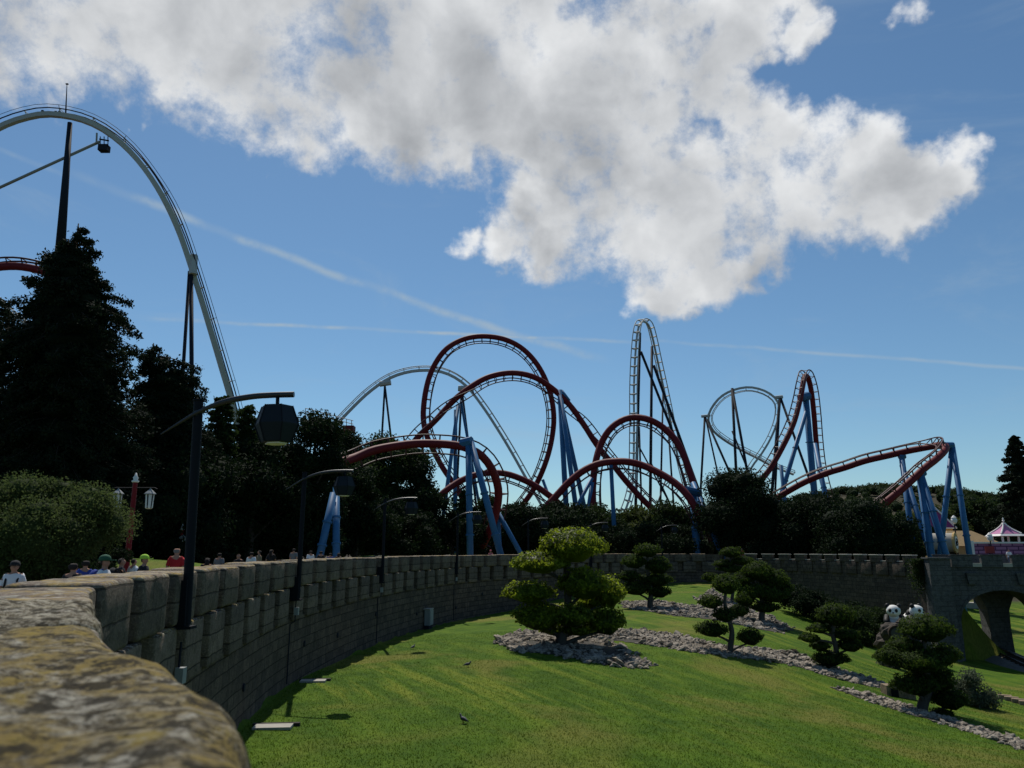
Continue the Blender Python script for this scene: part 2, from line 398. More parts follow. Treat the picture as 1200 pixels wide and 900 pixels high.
def thing(name, label, cat, loc=(0, 0, 0), group=None):
    o = D.objects.new(name, None); o.location = loc; o.empty_display_size = .2; COL.objects.link(o)
    return tag(o, label, cat, group)
def crom(K, step=None, per=12):
    K = [np.array(k, float) for k in K]; K = [2*K[0]-K[1]] + K + [2*K[-1]-K[-2]]; out = []
    for i in range(1, len(K)-2):
        p0, p1, p2, p3 = K[i-1:i+3]
        for j in range(per):
            t = j/per
            out.append(.5*((2*p1)+(-p0+p2)*t+(2*p0-5*p1+4*p2-p3)*t*t+(-p0+3*p1-3*p2+p3)*t**3))
    out.append(K[-2]); out = np.array(out)
    if step:
        d = np.r_[0, np.cumsum(np.linalg.norm(np.diff(out[:, :3], axis=0), axis=1))]
        m = max(2, int(round(d[-1]/step))+1); sN = np.linspace(0, d[-1], m)
        out = np.stack([np.interp(sN, d, out[:, k]) for k in range(out.shape[1])], 1)
    return out

# leaves: many small pointed faces
def leaf_object(name, C, size, mat, parent=None, nrm=None, tone=None, aspect=.55, core=None, kind=None, curl=.0):
    C = np.asarray(C, float); N = len(C)
    a = rng.normal(size=(N, 3)); a /= np.linalg.norm(a, axis=1)[:, None]
    b = rng.normal(size=(N, 3))
    if nrm is not None:
        nn = nrm + rng.normal(size=(N, 3))*.55; nn /= np.linalg.norm(nn, axis=1)[:, None]
        a -= nn*(a*nn).sum(1)[:, None]; a /= np.linalg.norm(a, axis=1)[:, None]; b = np.cross(nn, a)
    else:
        b -= a*(a*b).sum(1)[:, None]; b /= np.linalg.norm(b, axis=1)[:, None]
    sz = (size*rng.uniform(.6, 1.35, N))[:, None]
    V = np.stack([C-a*sz, C-b*sz*aspect, C+a*sz, C+b*sz*aspect], 1).reshape(-1, 3)
    Fq = np.arange(4*N, dtype=np.int32)
    tn = rng.uniform(0, 1, N) if tone is None else tone
    tv = np.repeat(tn, 4)
    nf = N; cv = 0
    loops = Fq; starts = np.arange(N, dtype=np.int32)*4; tot = np.full(N, 4, np.int32)
    if core is not None:
        cb = MB()
        for k, (c, r) in enumerate(core): cb.blob(c, r, 10, k, .15)
        base = len(V); V = np.concatenate([V, np.array(cb.v)]); tv = np.r_[tv, np.zeros(len(cb.v))]
        cl = []; cs = []; ct = []; p = len(loops)
        for f in cb.f: cs.append(p); ct.append(len(f)); cl += [i+base for i in f]; p += len(f)
        loops = np.r_[loops, np.array(cl, np.int32)]; starts = np.r_[starts, np.array(cs, np.int32)]; tot = np.r_[tot, np.array(ct, np.int32)]
    o = Vector((0, 0, 0)); q = parent
    while q is not None: o = o+q.location; q = q.parent
    V = V-np.array(o)
    me = D.meshes.new(name); me.vertices.add(len(V)); me.vertices.foreach_set('co', V.astype(np.float32).ravel())
    me.loops.add(len(loops)); me.loops.foreach_set('vertex_index', loops)
    me.polygons.add(len(starts)); me.polygons.foreach_set('loop_start', starts); me.polygons.foreach_set('loop_total', tot)
    at = me.attributes.new('tone', 'FLOAT', 'POINT'); at.data.foreach_set('value', tv.astype(np.float32))
    me.update(calc_edges=True); me.materials.append(MATS[mat])
    ob = D.objects.new(name, me); COL.objects.link(ob)
    if parent is not None: ob.parent = parent
    return ob

# ------------------------------------------------------------------ the ground
WK = [(3.2, -6), (1.6, -2.6), (.2, -.4), (-.53, 1.3), (-.72, 1.85), (-1.06, 2.4), (-1.98, 3.6), (-3.4, 6.2), (-4.85, 9.2), (-6.1, 14.7), (-7.2, 21.5), (-7.9, 28.5), (-7.9, 36), (-7.3, 44), (-6.1, 52), (-4.3, 60), (-1.8, 66.3),
      (1.6, 72), (5, 78), (9.2, 84), (13.5, 88.8), (18.5, 92), (23, 92.6), (27, 90), (30.5, 84.5), (32.6, 77.5), (34.1, 70), (34.7, 66.4)]
WC = crom(WK, .1); WS = np.arange(len(WC))*np.linalg.norm(WC[1]-WC[0]); WLEN = WS[-1]
WT = np.gradient(WC, axis=0); WT /= np.linalg.norm(WT, axis=1)[:, None]
def wallp(s, d, z):                                     # s metres along, d out of the face towards the lawn
    x = np.interp(s, WS, WC[:, 0]); y = np.interp(s, WS, WC[:, 1]); tx = np.interp(s, WS, WT[:, 0]); ty = np.interp(s, WS, WT[:, 1])
    return Vector((x+ty*d, y-tx*d, z))
def s_at_u(u, lo=0., d=0.):                                   # wall parameter seen in a given direction
    uu = 600+F*(WC[:, 0]+WT[:, 1]*d)/((WC[:, 1]-WT[:, 0]*d)*CP+1e-9); ok = (WS > lo) & (WC[:, 1] > 1)
    i = np.where(ok)[0]; return float(WS[i[np.argmin(abs(uu[i]-u))]])
ZP = -1.62; ZT = -.36
FIT = [(300, 852, 22), (350, 803, 28.5), (400, 778, 36), (440, 757, 43), (500, 738, 53), (536, 728, 60), (590, 718, 68), (700, 693, 85), (760, 687, 90), (840, 683, 92),
       (600, 900, 19), (450, 900, 19), (600, 830, 25), (750, 860, 22.5), (500, 800, 30), (658, 756, 40), (760, 790, 34), (762, 712, 62), (855, 765, 42), (975, 785, 42), (900, 727, 57), (1085, 835, 34),
       (1200, 880, 27), (1000, 870, 25), (900, 830, 29), (960, 742, 60), (1040, 748, 70), (1110, 777, 63), (1180, 792, 52), (1200, 830, 40), (1100, 790, 50), (900, 705, 75), (1000, 730, 66)]
FP = np.array([tuple(P(*f)) for f in FIT] + [(5, 8, -5.2), (0, 3, -5.3), (15, 5, -6.5), (40, 10, -8.), (60, 30, -8.5), (45, 45, -8.3), (60, 60, -8.6), (70, 70, -8.5), (48, 72, -8.4), (50, 85, -7.2), (60, 92, -6.5), (-5, 25, -4.8), (-6, 14, -4.8)])
def tps(A, B):
    d = np.linalg.norm(A[:, None, :]-B[None], axis=2)+1e-9; return d*d*np.log(d)
n_ = len(FP); K_ = tps(FP[:, :2], FP[:, :2])+np.eye(n_)*14.; Q_ = np.c_[np.ones(n_), FP[:, :2]]
sol = np.linalg.solve(np.block([[K_, Q_], [Q_.T, np.zeros((3, 3))]]), np.r_[FP[:, 2], 0, 0, 0])
def basin(XY):
    XYc = np.c_[np.clip(XY[:, 0], -10, 75), np.clip(XY[:, 1], -4, 96)]
    return tps(XYc, FP[:, :2]) @ sol[:n_] + np.c_[np.ones(len(XYc)), XYc] @ sol[n_:]
BACK = [(35.3, 68), (33.6, 80), (36, 96), (46, 106), (66, 108), (90, 110), (200, 130), (400, 60), (400, -200), (20, -60)]
POLY = np.array([tuple(p[:2]) for p in WC[::4]] + BACK)
def inside(XY):
    x, y = XY[:, 0], XY[:, 1]; r = np.zeros(len(XY), bool); n = len(POLY)
    for i in range(n):
        x1, y1 = POLY[i]; x2, y2 = POLY[(i+1) % n]
        c = ((y1 > y) != (y2 > y)); xi = (x2-x1)*(y-y1)/((y2-y1) if y2 != y1 else 1e-9)+x1
        r ^= c & (x < xi)
    return r
def pdist(XY, pts, closed=False):
    best = np.full(len(XY), 1e9)
    for i in range(len(pts)-1):
        a, b = pts[i], pts[i+1]; ab = b-a; t = np.clip(((XY-a) @ ab)/(ab @ ab), 0, 1)
        best = np.minimum(best, np.linalg.norm(XY-(a+t[:, None]*ab), axis=1))
    return best
def sm(x): x = np.clip(x, 0, 1); return x*x*(3-2*x)
WALLP = np.array([tuple(p[:2]) for p in WC[::8]]+[(35.2, 67)]); BACKP = np.array([(35.2, 67)]+BACK)
def dw_(X, Y): return np.ones_like(X)
def plateau(XY):
    X, Y = XY[:, 0], XY[:, 1]; z = np.full(len(XY), ZP)
    z += 1.3*np.exp(-(((X+19)/7)**2+((Y-38)/7)**2)) + 1.25*np.exp(-(((X+11)/5)**2+((Y-62)/6)**2))*(dw_(X, Y) > 0)
    far = sm((Y-260)/500)                              # the wooded hill to the right
    z += far*(50*np.exp(-(((X-330)/150)**2+((Y-780)/260)**2)) + 36*np.exp(-(((X-560)/220)**2+((Y-840)/300)**2)) + 6*np.sin(X*.011+1)*np.cos(Y*.007))
    return z
def ground(XY):
    XY = np.asarray(XY, float).reshape(-1, 2)
    ins = inside(XY); dw = pdist(XY, WALLP); db = pdist(XY, BACKP)
    sg = np.where(ins, 1, -1); dd = np.minimum(dw, db)*sg
    wallside = sm((dd+.62)/.42)
    bank = sm((dd+1)/8.)
    w = np.where(dw <= db, wallside, bank)
    near = sm(1-(db-dw)/6.); w = np.where((dw <= db) & ins, 1.0*(1-near*0) , w)
    return plateau(XY)*(1-w)+basin(XY)*w
def gz(x, y): return float(ground([(x, y)])[0])
gx = np.r_[-3000, -1500, -800, -500, -350, -250, -180, -130, -100, -80, -64, -52, -42, -34, -28, -23, -19, -16, -13.5, -11.5, np.arange(-10, 48, .4), np.arange(48, 80, 1.5), 85, 95, 110, 130, 160, 200, 250, 300, 370, 450, 550, 700, 900, 1300, 2000, 3500]
gy = np.r_[-2000, -600, -200, -80, -40, -20, -12, -8, np.arange(-6, 98, .4), np.arange(98, 130, 2), 135, 145, 160, 180, 210, 250, 300, 350, 400, 460, 520, 580, 640, 700, 760, 820, 900, 1000, 1200, 1600, 2400, 5000]
GX, GY = np.meshgrid(gx, gy); XY = np.c_[GX.ravel(), GY.ravel()]
GZ = np.concatenate([ground(XY[i:i+20000]) for i in range(0, len(XY), 20000)])
nx, ny = len(gx), len(gy)
idx = np.arange(nx*ny).reshape(ny, nx)
gf = np.stack([idx[:-1, :-1], idx[:-1, 1:], idx[1:, 1:], idx[1:, :-1]], -1).reshape(-1, 4)
gm = D.meshes.new('ground'); gm.from_pydata(np.c_[XY, GZ].tolist(), [], gf.tolist()); gm.polygons.foreach_set('use_smooth', [True]*len(gm.polygons))
gm.materials.append(MATS['lawn_grass']); go_ = D.objects.new('ground', gm); COL.objects.link(go_); tag(go_, kind='structure')
# paved walkway behind the left wall
b = MB(); ss = np.arange(0, WLEN-2, 1.5)
for i in range(len(ss)-1):
    q = [wallp(ss[i], -.5, ZP+.006), wallp(ss[i+1], -.5, ZP+.006), wallp(ss[i+1], -6.5, ZP+.006), wallp(ss[i], -6.5, ZP+.006)]
    q = [(p.x, p.y, gz(p.x, p.y)+.012 if j > 1 else ZP+.012) for j, p in enumerate(q)]
    b.add(q, [(3, 2, 1, 0)])
tag(b.build('walkway', 'paving'), kind='structure')

# ------------------------------------------------------------------ the castle wall
def wall_block(b, s0, s1, d0, d1, z0, z1, r=.05, ns=4, nd=2, nz=3, jit=.012, zf=None):
    """a stone block with worn edges, bent along the wall"""
    def axis(a, c, n):
        return np.unique(np.round(np.r_[a, a+r*.35, a+r, np.linspace(a+r, c-r, n+1), c-r, c-r*.35, c], 5))
    S, Dd, Z = axis(s0, s1, ns), axis(d0, d1, nd), axis(z0, z1, nz)
    A = [S, Dd, Z]; lo = np.array([s0, d0, z0]); hi = np.array([s1, d1, z1])
    for ax in range(3):
        for side in (0, 1):
            o1, o2 = [k for k in range(3) if k != ax]; g1, g2 = A[o1], A[o2]
            vs = []; uv = []
            for a in g1:
                for c in g2:
                    p = np.zeros(3); p[ax] = hi[ax] if side else lo[ax]; p[o1] = a; p[o2] = c
                    inn = np.clip(p, lo+r, hi-r); dv = p-inn; L = np.linalg.norm(dv)
                    if L > 1e-6: p = inn+dv/L*min(L, r)
                    w = wallp(p[0], p[1], p[2]); q = w*1.7
                    nz_ = mnoise.noise(q)*jit*2.2+mnoise.noise(q*3.3)*jit
                    cc = wallp((s0+s1)/2, (d0+d1)/2, (z0+z1)/2); dr = (w-cc); dr.normalize()
                    w = w+dr*nz_
                    vs.append(w); uv.append((p[0]+p[1], p[2]))
            m, n = len(g1), len(g2); flip = (side == 1) ^ (ax == 1); fs = []
            for i in range(m-1):
                for j in range(n-1):
                    f = (i*n+j, (i+1)*n+j, (i+1)*n+j+1, i*n+j+1); fs.append(f if flip else f[::-1])
            b.add(vs, fs, uv)
def merge(ob, d=.002):
    bm = bmesh.new(); bm.from_mesh(ob.data); bmesh.ops.remove_doubles(bm, verts=bm.verts, dist=d); bmesh.ops.recalc_face_normals(bm, faces=bm.faces); bm.to_mesh(ob.data); bm.free()
PER = 2.3; GAP = .70
s_right = s_at_u(850, lo=90)                             # from here on real battlements
def basez(s, d=.3):
    p = wallp(s, d, 0); return gz(p.x, p.y)
wall = thing('castle_wall', 'long curved grey brown stone castle wall with blocky battlements round the lawn', 'wall', tuple(wallp(30, -.4, -5)))
# body
b = MB(); SS = np.arange(0, WLEN, .5)
SS = np.append(SS, WLEN)
zz_ = [min(basez(s), basez(s, 1.))-.5 for s in SS]
for i in range(len(SS)-1):
    s0, s1 = SS[i], SS[i+1]; zt = ZT-.07 if s1 < s_right else ZT-.62
    open_ = s1 >= s_right; dz_ = ZT-2.02
    for (ta, da, tb, db) in ((0, 0, .5, 0), (.5, 0, 1, 0), (1, 0, 1, -.24), (1, -.24, 2, -.24)):
        if open_ and ta >= 1: db = da = 0
        def zz(zb, t): return zb+(dz_-zb)*t if t <= 1 else dz_+(zt-dz_)*(t-1)
        q = [(s0, da, zz(zz_[i], ta)), (s1, da, zz(zz_[i+1], ta)), (s1, db, zz(zz_[i+1], tb)), (s0, db, zz(zz_[i], tb))]
        if abs(q[0][2]-q[3][2])+abs(da-db) < .01: continue
        b.add([wallp(*k) for k in q], [(0, 1, 2, 3)], [(k[0], k[2]+k[1]) for k in q])
    dt_ = 0 if open_ else -.24
    b.add([wallp(s0, dt_, zt), wallp(s1, dt_, zt), wallp(s1, -.85, zt), wallp(s0, -.85, zt)], [(0, 1, 2, 3)], [(s0, 0), (s1, 0), (s1, .85), (s0, .85)])
    b.add([wallp(s1, -.85, ZP-.3), wallp(s0, -.85, ZP-.3), wallp(s0, -.85, zt), wallp(s1, -.85, zt)], [(0, 1, 2, 3)], [(s1, ZP-.3), (s0, ZP-.3), (s0, zt), (s1, zt)])
b.build('wall_body', 'wall_stone', wall)
s_near = s_at_u(117)                                     # far end of the first blocks beside the camera
k = 0; s = s_near
starts = []
while s < s_right-PER: starts.append(s); s += PER
for s in starts:
    near = s < 28
    b = MB(); wall_block(b, s+.02, s+PER-GAP*(.18 if s < 14 else .8 if near else 1), -.93, .13, ZT-.92, ZT+random.uniform(-.03, .02), .075, 6 if near else 3, 2, 3)
    o = b.build('merlon', 'merlon_stone', wall, smooth=True, autosm=50); merge(o)
    b = MB(); o0 = PER*.5
    wall_block(b, s+o0+.02, s+o0+PER-GAP*1.05, -.235, .12+random.uniform(-.01, .015), ZT-2.09+random.uniform(-.03, .03), ZT-.945, .05, 4 if near else 2, 1, 3)
    o = b.build('corbel_block', 'merlon_stone', wall, smooth=True, autosm=50); merge(o)
# right hand part: open battlements
s = s_right
while s < WLEN-.5:
    e = min(s+PER*.60, WLEN-.05); b = MB()
    wall_block(b, s, e, -.30, .12, ZT-.72, ZT-.10, .04, 2, 1, 1)
    o = b.build('merlon', 'wall_stone', wall, smooth=True, autosm=50); merge(o)
    b = MB(); wall_block(b, s-.04, e+.04, -.36, .18, ZT-.098, ZT+random.uniform(-.02, .02), .03, 2, 1, 1)
    cp = b.build('coping', 'concrete', o, smooth=True, autosm=50); merge(cp)
    b = MB(); wall_block(b, e+.06, s+PER-.06, -.88, .06, ZT-.625, ZT-.55, .02, 1, 1, 1)
    if s+PER < WLEN: o = b.build('crenel_sill', 'concrete', wall, smooth=True, autosm=50); merge(o)
    b = MB(); wall_block(b, s+PER*.36, s+PER*.36+PER*.72 if s+PER < WLEN else WLEN-.1, .004, .14, ZT-1.85, ZT-.70, .04, 2, 1, 2)
    if s+PER < WLEN: o = b.build('corbel_block', 'wall_stone', wall, smooth=True, autosm=50); merge(o)
    s += PER
# near blocks
def near_block(s0, s1, top, jit, mat, res):
    b = MB(); wall_block(b, s0, s1, -1.0, .12, ZT-1.0, top, .13, res, res//2, 6, jit)
    o = b.build('merlon', mat, wall, smooth=True); merge(o)
    return o
sA = s_at_u(300, lo=0)
# distance along the wall where the first big block ends
sB = float(WS[np.argmin(np.linalg.norm(WC-np.array([-1.95, 3.75]), axis=1))])
o = near_block(sB-3.6, sB, ZT+.02, .034, 'near_block_stone', 90); o['label'] = 'nearest merlon covered in ochre and white lichen'
near_block(sB+.10, sB+2.15, ZT+.03, .045, 'near_grey_stone', 44)
near_block(sB+2.27, s_near-.05, ZT+.01, .045, 'near_grey_stone', 44)
near_block(.3, sB-3.66, ZT, .02, 'merlon_stone', 20)
# drain holes: small dark recessed pipes
for u in (296, 352+10, 400, 443, 490, 535, 565, 590):
    s = s_at_u(u); p = wallp(s, .0, 0); z = basez(s)+1.25+random.uniform(-.3, .5); b = MB()
    a = wallp(s, -.02, z); c = wallp(s, .05, z); b.tube([a, c], .11, 8); 
    b.build('drain_pipe', 'steel_dark', wall)

# ------------------------------------------------------------------ lamps along the wall
def lamp(px, py, ztop, zb, label, yaw=0):
    t = thing('wall_lamp', label, 'lamp post', (px, py, zb), 'lamps along the castle wall')
    b = MB(); b.tube([(px, py, zb), (px, py, ztop)], .085, 12); b.tube([(px, py, ztop), (px, py, ztop+.03)], .105, 12); b.build('pole', 'lamp_dark', t, True, autosm=40)
    def L(x, z, y=0): return Vector((px+x*math.cos(yaw)+y*-math.sin(yaw), py+x*math.sin(yaw)+y*math.cos(yaw), ztop+z))
    K = crom([(-.62, 0, -.62), (-.3, 0, -.42), (.05, 0, -.22), (.5, 0, -.05), (1.0, 0, .035), (1.4, 0, .055), (1.80, 0, .055)], per=6)
    pts = [L(k[0], k[2], -.10) for k in K]; n = len(pts); rad = [.012+.045*min(1, i/(n*.55)) for i in range(n)]
    b = MB(); b.tube(pts, rad, 8); b.tube([L(.0, -.24, -.1), L(0, -.24, .02)], .05, 8); b.build('arm', 'lamp_arm', t, True, autosm=50)
    b = MB(); b.tube([L(1.5, .02, -.1), L(1.5, -.16, -.1)], .035, 8); b.build('hanger', 'lamp_dark', t, True)
    c = L(1.5, 0, -.1); b = MB(); b.lathe((c.x, c.y, ztop), [(.28, -.16), (.40, -.50), (.395, -.52), (.28, -.82), (.26, -.84)][::-1], 6); h = b.build('lantern', 'lamp_panel', t)
    b = MB()
    for k_ in range(6):
        th = 2*math.pi*k_/6; f = lambda r_, z: Vector((c.x+r_*math.cos(th), c.y+r_*math.sin(th), ztop+z))
        b.tube([f(.285, -.16), f(.407, -.51), f(.283, -.83)], .012, 4)
    b.build('lantern_frame', 'lamp_dark', h)
    b = MB(); b.lathe((c.x, c.y, ztop), [(.20, -.865), (.20, -.842)], 6); b.build('diffuser', 'pale_trim', h)
    b = MB(); b.box((px-.12, py, zb+.36), (.30, .26, .78)); b.box((px-.04, py, zb-.06), (.36, .28, .05)); b.build('bracket_box', 'lamp_dark', t)
    return t
LAMPU = [(225, 'nearest'), (352, '2'), (449, '3'), (536, '4'), (619, '5'), (693, '6'), (776, '7')]
LL = ['tallest and nearest dark lamp post with a big faceted lantern', 'dark lamp post in front of the two blue support legs, second along the wall',
      'dark lamp post standing against the small bright grass mound, third along the wall', 'dark lamp post with its lantern crossing the thick blue vertical support leg', 'thin dark lamp post just left of the largest cloud pruned tree, against dark trees',
      'small dark lamp post above the far wall left of the second cloud pruned tree', 'small dark lamp post farthest along the wall beside the blue leg pair']
for i, (u, _) in enumerate(LAMPU):
    s = s_at_u(u, 17, .25); p = wallp(s, .25, 0); 
    lp = lamp(p.x, p.y, 2.72 if i == 0 else 2.8, ZT-.9 if i == 0 else ZT-1.3, LL[i])
    if i == 0: lp.rotation_euler = (0, -R(1.7), 0)
    if i < 4:
        z = basez(s)+.1; t = thing('junction_box', ['pale grey junction box on the wall under the nearest lamp', 'small grey junction box under the second lamp along the wall', 'tiny junction box with conduit under the third lamp', 'tiny junction box with conduit under the fourth lamp'][i], 'electrical box', tuple(wallp(s, .1, z)), 'conduits below the lamps')
        c = wallp(s-.02, .24, ZT-1.75); b = MB(); b.box(c, (.14, .16, .26)); b.build('housing', 'box_grey', t)
        b = MB(); b.tube([wallp(s, .2, ZT-1.2), wallp(s, .2, ZT-2.1), wallp(s, .04, ZT-2.2), wallp(s, .04, z)], .022, 6); b.build('conduit', 'steel_dark', t)
# meter cabinet at foot of wall
s = s_at_u(500); c = wallp(s, .25, basez(s)+.75); b = MB()
t = thing('electric_cabinet', 'pale grey electric cabinet fixed low on the curved wall', 'cabinet', (c.x, c.y, basez(s)+.1))
an = math.atan2(*(np.interp(s, WS, WT[:, 1]), np.interp(s, WS, WT[:, 0])))
b.box(c, (.78, .36, 1.0), rz=an); b.build('cabinet_body', 'box_grey', t)
b = MB(); n_o = wallp(s, .45, c.z); b.box(n_o, (.68, .03, .88), rz=an); b.build('cabinet_door', 'box_grey', t)
b = MB(); b.box(wallp(s, .2, c.z+.54), (.88, .5, .06), rz=an); b.build('cabinet_cap', 'concrete', t)
b = MB(); b.box(wallp(s, .22, c.z-.75), (.8, .34, .5), rz=an); b.build('plinth', 'steel_dark', t)

# ------------------------------------------------------------------ tower, bridge
def uvbox(b, c, size, rz=0, taper=1): b.box(c, size, rz, taper=taper)
TX, TY = 37.0, 65.2
bd = Vector((1, -.21, 0)).normalized(); bn = Vector((bd.y, -bd.x, 0))   # bn : towards the viewer
if bn.y > 0: bn = -bn
brz = math.atan2(bd.y, bd.x)
O = Vector((34.35, 65.4, 0))
def bp(a, d, z): q = O+bd*a+bn*d; return Vector((q.x, q.y, z))
br = thing('stone_bridge', 'dark stone bridge with battlements and an arch over the miniature railway', 'bridge', tuple(bp(5, -2, -8.6)))
b = MB(); c = bp(.75, .1, -5.3); b.box(c, (1.7, 1.8, 9.3), rz=brz, taper=.94)
b.box(bp(.75, .1, -.62), (1.8, 1.9, .12), rz=brz)
b.build('buttress', 'bridge_stone', br)
# arch wall
A0, A1, crown, spring = 2.15, 8.9, -3.15, -5.6
def under(a):
    for c0 in (A0, A0+9., A0+18.):
        c1 = c0+(A1-A0)
        if c0 < a < c1:
            t_ = (a-(c0+c1)/2)/((c1-c0)/2); return spring+(crown-spring)*math.sqrt(max(0, 1-t_*t_)), True
    return -10.5, False
xs = sorted(set([round(x, 3) for x in list(np.arange(1.5, 30, .3))]+[A0+9.*k_+e for k_ in range(3) for e in (0.001, .05, .15)]+[A1+9.*k_-e for k_ in range(3) for e in (0.001, .05, .15)]))
b = MB(); zt = ZT-.95
for i in range(len(xs)-1):
    a0, a1 = xs[i], xs[i+1]; m_, op = under((a0+a1)/2)
    z0 = under(a0)[0] if under(a0)[1] else (spring if op else -10.5); z1 = under(a1)[0] if under(a1)[1] else (spring if op else -10.5)
    if not op: z0 = z1 = -10.5
    for d in (0, -4.5):
        q = [bp(a0, d, z0), bp(a1, d, z1), bp(a1, d, zt), bp(a0, d, zt)]
        b.add(q, [(0, 1, 2, 3) if d == 0 else (3, 2, 1, 0)], [(a0, z0), (a1, z1), (a1, zt), (a0, zt)])
    if op: b.add([bp(a0, 0, z0), bp(a1, 0, z1), bp(a1, -4.5, z1), bp(a0, -4.5, z0)], [(0, 3, 2, 1)], [(a0, 0), (a1, 0), (a1, 4), (a0, 4)])
for k_ in range(3):
    for a in (A0+9.*k_, A1+9.*k_):
        b.add([bp(a, 0, -10.5), bp(a, -4.5, -10.5), bp(a, -4.5, spring), bp(a, 0, spring)], [(0, 1, 2, 3)], [(0, -10), (4.5, -10), (4.5, spring), (0, spring)])
b.build('arch_wall', 'bridge_stone', br)
b = MB(); b.box(bp(15.5, -2.25, zt-.14), (29, 4.5, .3), rz=brz); b.build('deck', 'paving', br)
for k_ in range(3):                                     # arch rings
    b = MB(); c0 = A0+9.*k_; c1 = c0+A1-A0; pts = []
    for j in range(19):
        th = math.pi*j/18; pts.append((c0+(c1-c0)/2*(1-math.cos(th)), spring+(crown-spring)*math.sin(th)))
    for (a, z), (a2, z2) in zip(pts[:-1], pts[1:]):
        b.add([bp(a, .05, z), bp(a2, .05, z2), bp(a2, .05, z2+.32), bp(a, .05, z+.32)], [(0, 1, 2, 3)])
        b.add([bp(a, .05, z), bp(a, -.1, z), bp(a2, -.1, z2), bp(a2, .05, z2)], [(0, 1, 2, 3)]); b.add([bp(a, .05, z+.32), bp(a2, .05, z2+.32), bp(a2, -.01, z2+.32), bp(a, -.01, z+.32)], [(0, 1, 2, 3)])
    b.build('arch_ring', 'bridge_stone', br)
a = 1.9; 
while a < 29:
    for d in (0.1, -4.3):
        b = MB(); b.box(bp(a+.78, d-.2, zt+.44), (1.56, .45, .90), rz=brz); b.box(bp(a+.78, d-.2, zt+.93), (1.68, .55, .07), rz=brz); b.build('merlon', 'bridge_stone', br)
        b = MB(); b.box(bp(a+1.9, d-.2, zt+.14), (.72, .43, .29), rz=brz); b.build('crenel_sill', 'concrete', br)
    a += 2.25
for a in (1.75+1.5, 1.75+5.2, 1.75+8.):
    b = MB(); b.box(bp(a, .14, -2.25), (.55, .3, .9), rz=brz, taper=1.5); b.build('corbel_block', 'bridge_stone', br)
# second pier line seen through the arch
pr = thing('bridge_pier', 'dark stone pier with flared top seen through the bridge arch', 'pier', tuple(bp(5, -6.5, -8.6)))
b = MB(); K = [(.95, -10), (.8, -6.5), (.85, -5), (1.25, -4), (2.1, -3.2), (2.6, -2.9)]
c = bp(6.6, -5.6, 0)
for (h0, z0), (h1, z1) in zip(K[:-1], K[1:]):
    q = []
    for hh, z in ((h0, z0), (h1, z1)):
        for sx_, sy_ in ((-1, -1), (1, -1), (1, 1), (-1, 1)): w = c+bd*hh*sx_+bn*-1.0*sy_; q.append((w.x, w.y, z))
    b.add(q, [(0, 1, 5, 4), (1, 2, 6, 5), (2, 3, 7, 6), (3, 0, 4, 7)]+([(3, 2, 1, 0)] if z0 == -10 else [])+([(4, 5, 6, 7)] if z1 == -2.9 else []))
b.build('pier_shaft', 'bridge_stone', pr)

# ------------------------------------------------------------------ miniature railway under the arch
def groundline(K, dz=0, step=.6):
    c = crom(K, step); z = ground(c[:, :2]); z = np.convolve(np.r_[[z[0]]*6, z, [z[-1]]*6], np.ones(13)/13, 'valid'); return [Vector((p[0], p[1], zz+dz)) for p, zz in zip(c[:, :2], z)]
RK = [(30, 88), (36.5, 78)] ; RK = [(41.5, 74), (40.7, 66), (39.3+1, 60), (40.5, 53), (41.5, 46), (44, 38), (49, 30)]
rl = groundline(RK); b = MB()
for i in range(len(rl)-1):
    t0 = (rl[i+1]-rl[i]); n0 = Vector((t0.y, -t0.x, 0)).normalized(); t1 = (rl[min(i+2, len(rl)-1)]-rl[min(i+1, len(rl)-2)]); n1_ = Vector((t1.y, -t1.x, 0)).normalized()
    prof = [(-2.4, -.35), (-1.2, .16), (1.2, .16), (2.4, -.35)]
    for (d0_, z0), (d1_, z1) in zip(prof[:-1], prof[1:]):
        b.add([rl[i]+n0*d0_+Vector((0, 0, z0)), rl[i]+n0*d1_+Vector((0, 0, z1)), rl[i+1]+n1_*d1_+Vector((0, 0, z1)), rl[i+1]+n1_*d0_+Vector((0, 0, z0))], [(0, 1, 2, 3)])
tag(b.build('gravel_bed', 'ballast'), kind='structure')
rt = thing('railway_track', 'narrow gauge railway track running under the stone arch', 'railway track', tuple(rl[10]))
for sd in (-.45, .45):
    b = MB(); pts = []
    for i in range(len(rl)-1):
        t0 = (rl[i+1]-rl[i]); n0 = Vector((t0.y, -t0.x, 0)).normalized(); pts.append(rl[i]+n0*sd+Vector((0, 0, .30)))
    b.tube(pts, .055, 4, ref=Vector((0, 0, 1)), rot0=math.pi/4); b.build('rail', 'rail_steel', rt)
for i in range(0, len(rl)-1):
    t0 = (rl[i+1]-rl[i]); b = MB(); b.box(rl[i]+Vector((0, 0, .20)), (1.5, .22, .12), rz=math.atan2(t0.y, t0.x)+math.pi/2); b.build('sleeper', 'wood_brown', rt)
t = thing('kerb_stones', 'short line of pale kerb stones beside the railway at the right edge', 'kerb', (30, 40, -8))
pts = [P(u, v, 42-(u-1180)*.05) for u, v in ((1176, 804), (1184, 808), (1193, 813), (1202, 818), (1212, 822))]
for p in pts:
    b = MB(); b.box((p.x, p.y, gz(p.x, p.y)+.08), (.62, .3, .28), rz=-.5); b.build('kerb_stone', 'rock_pale', t)

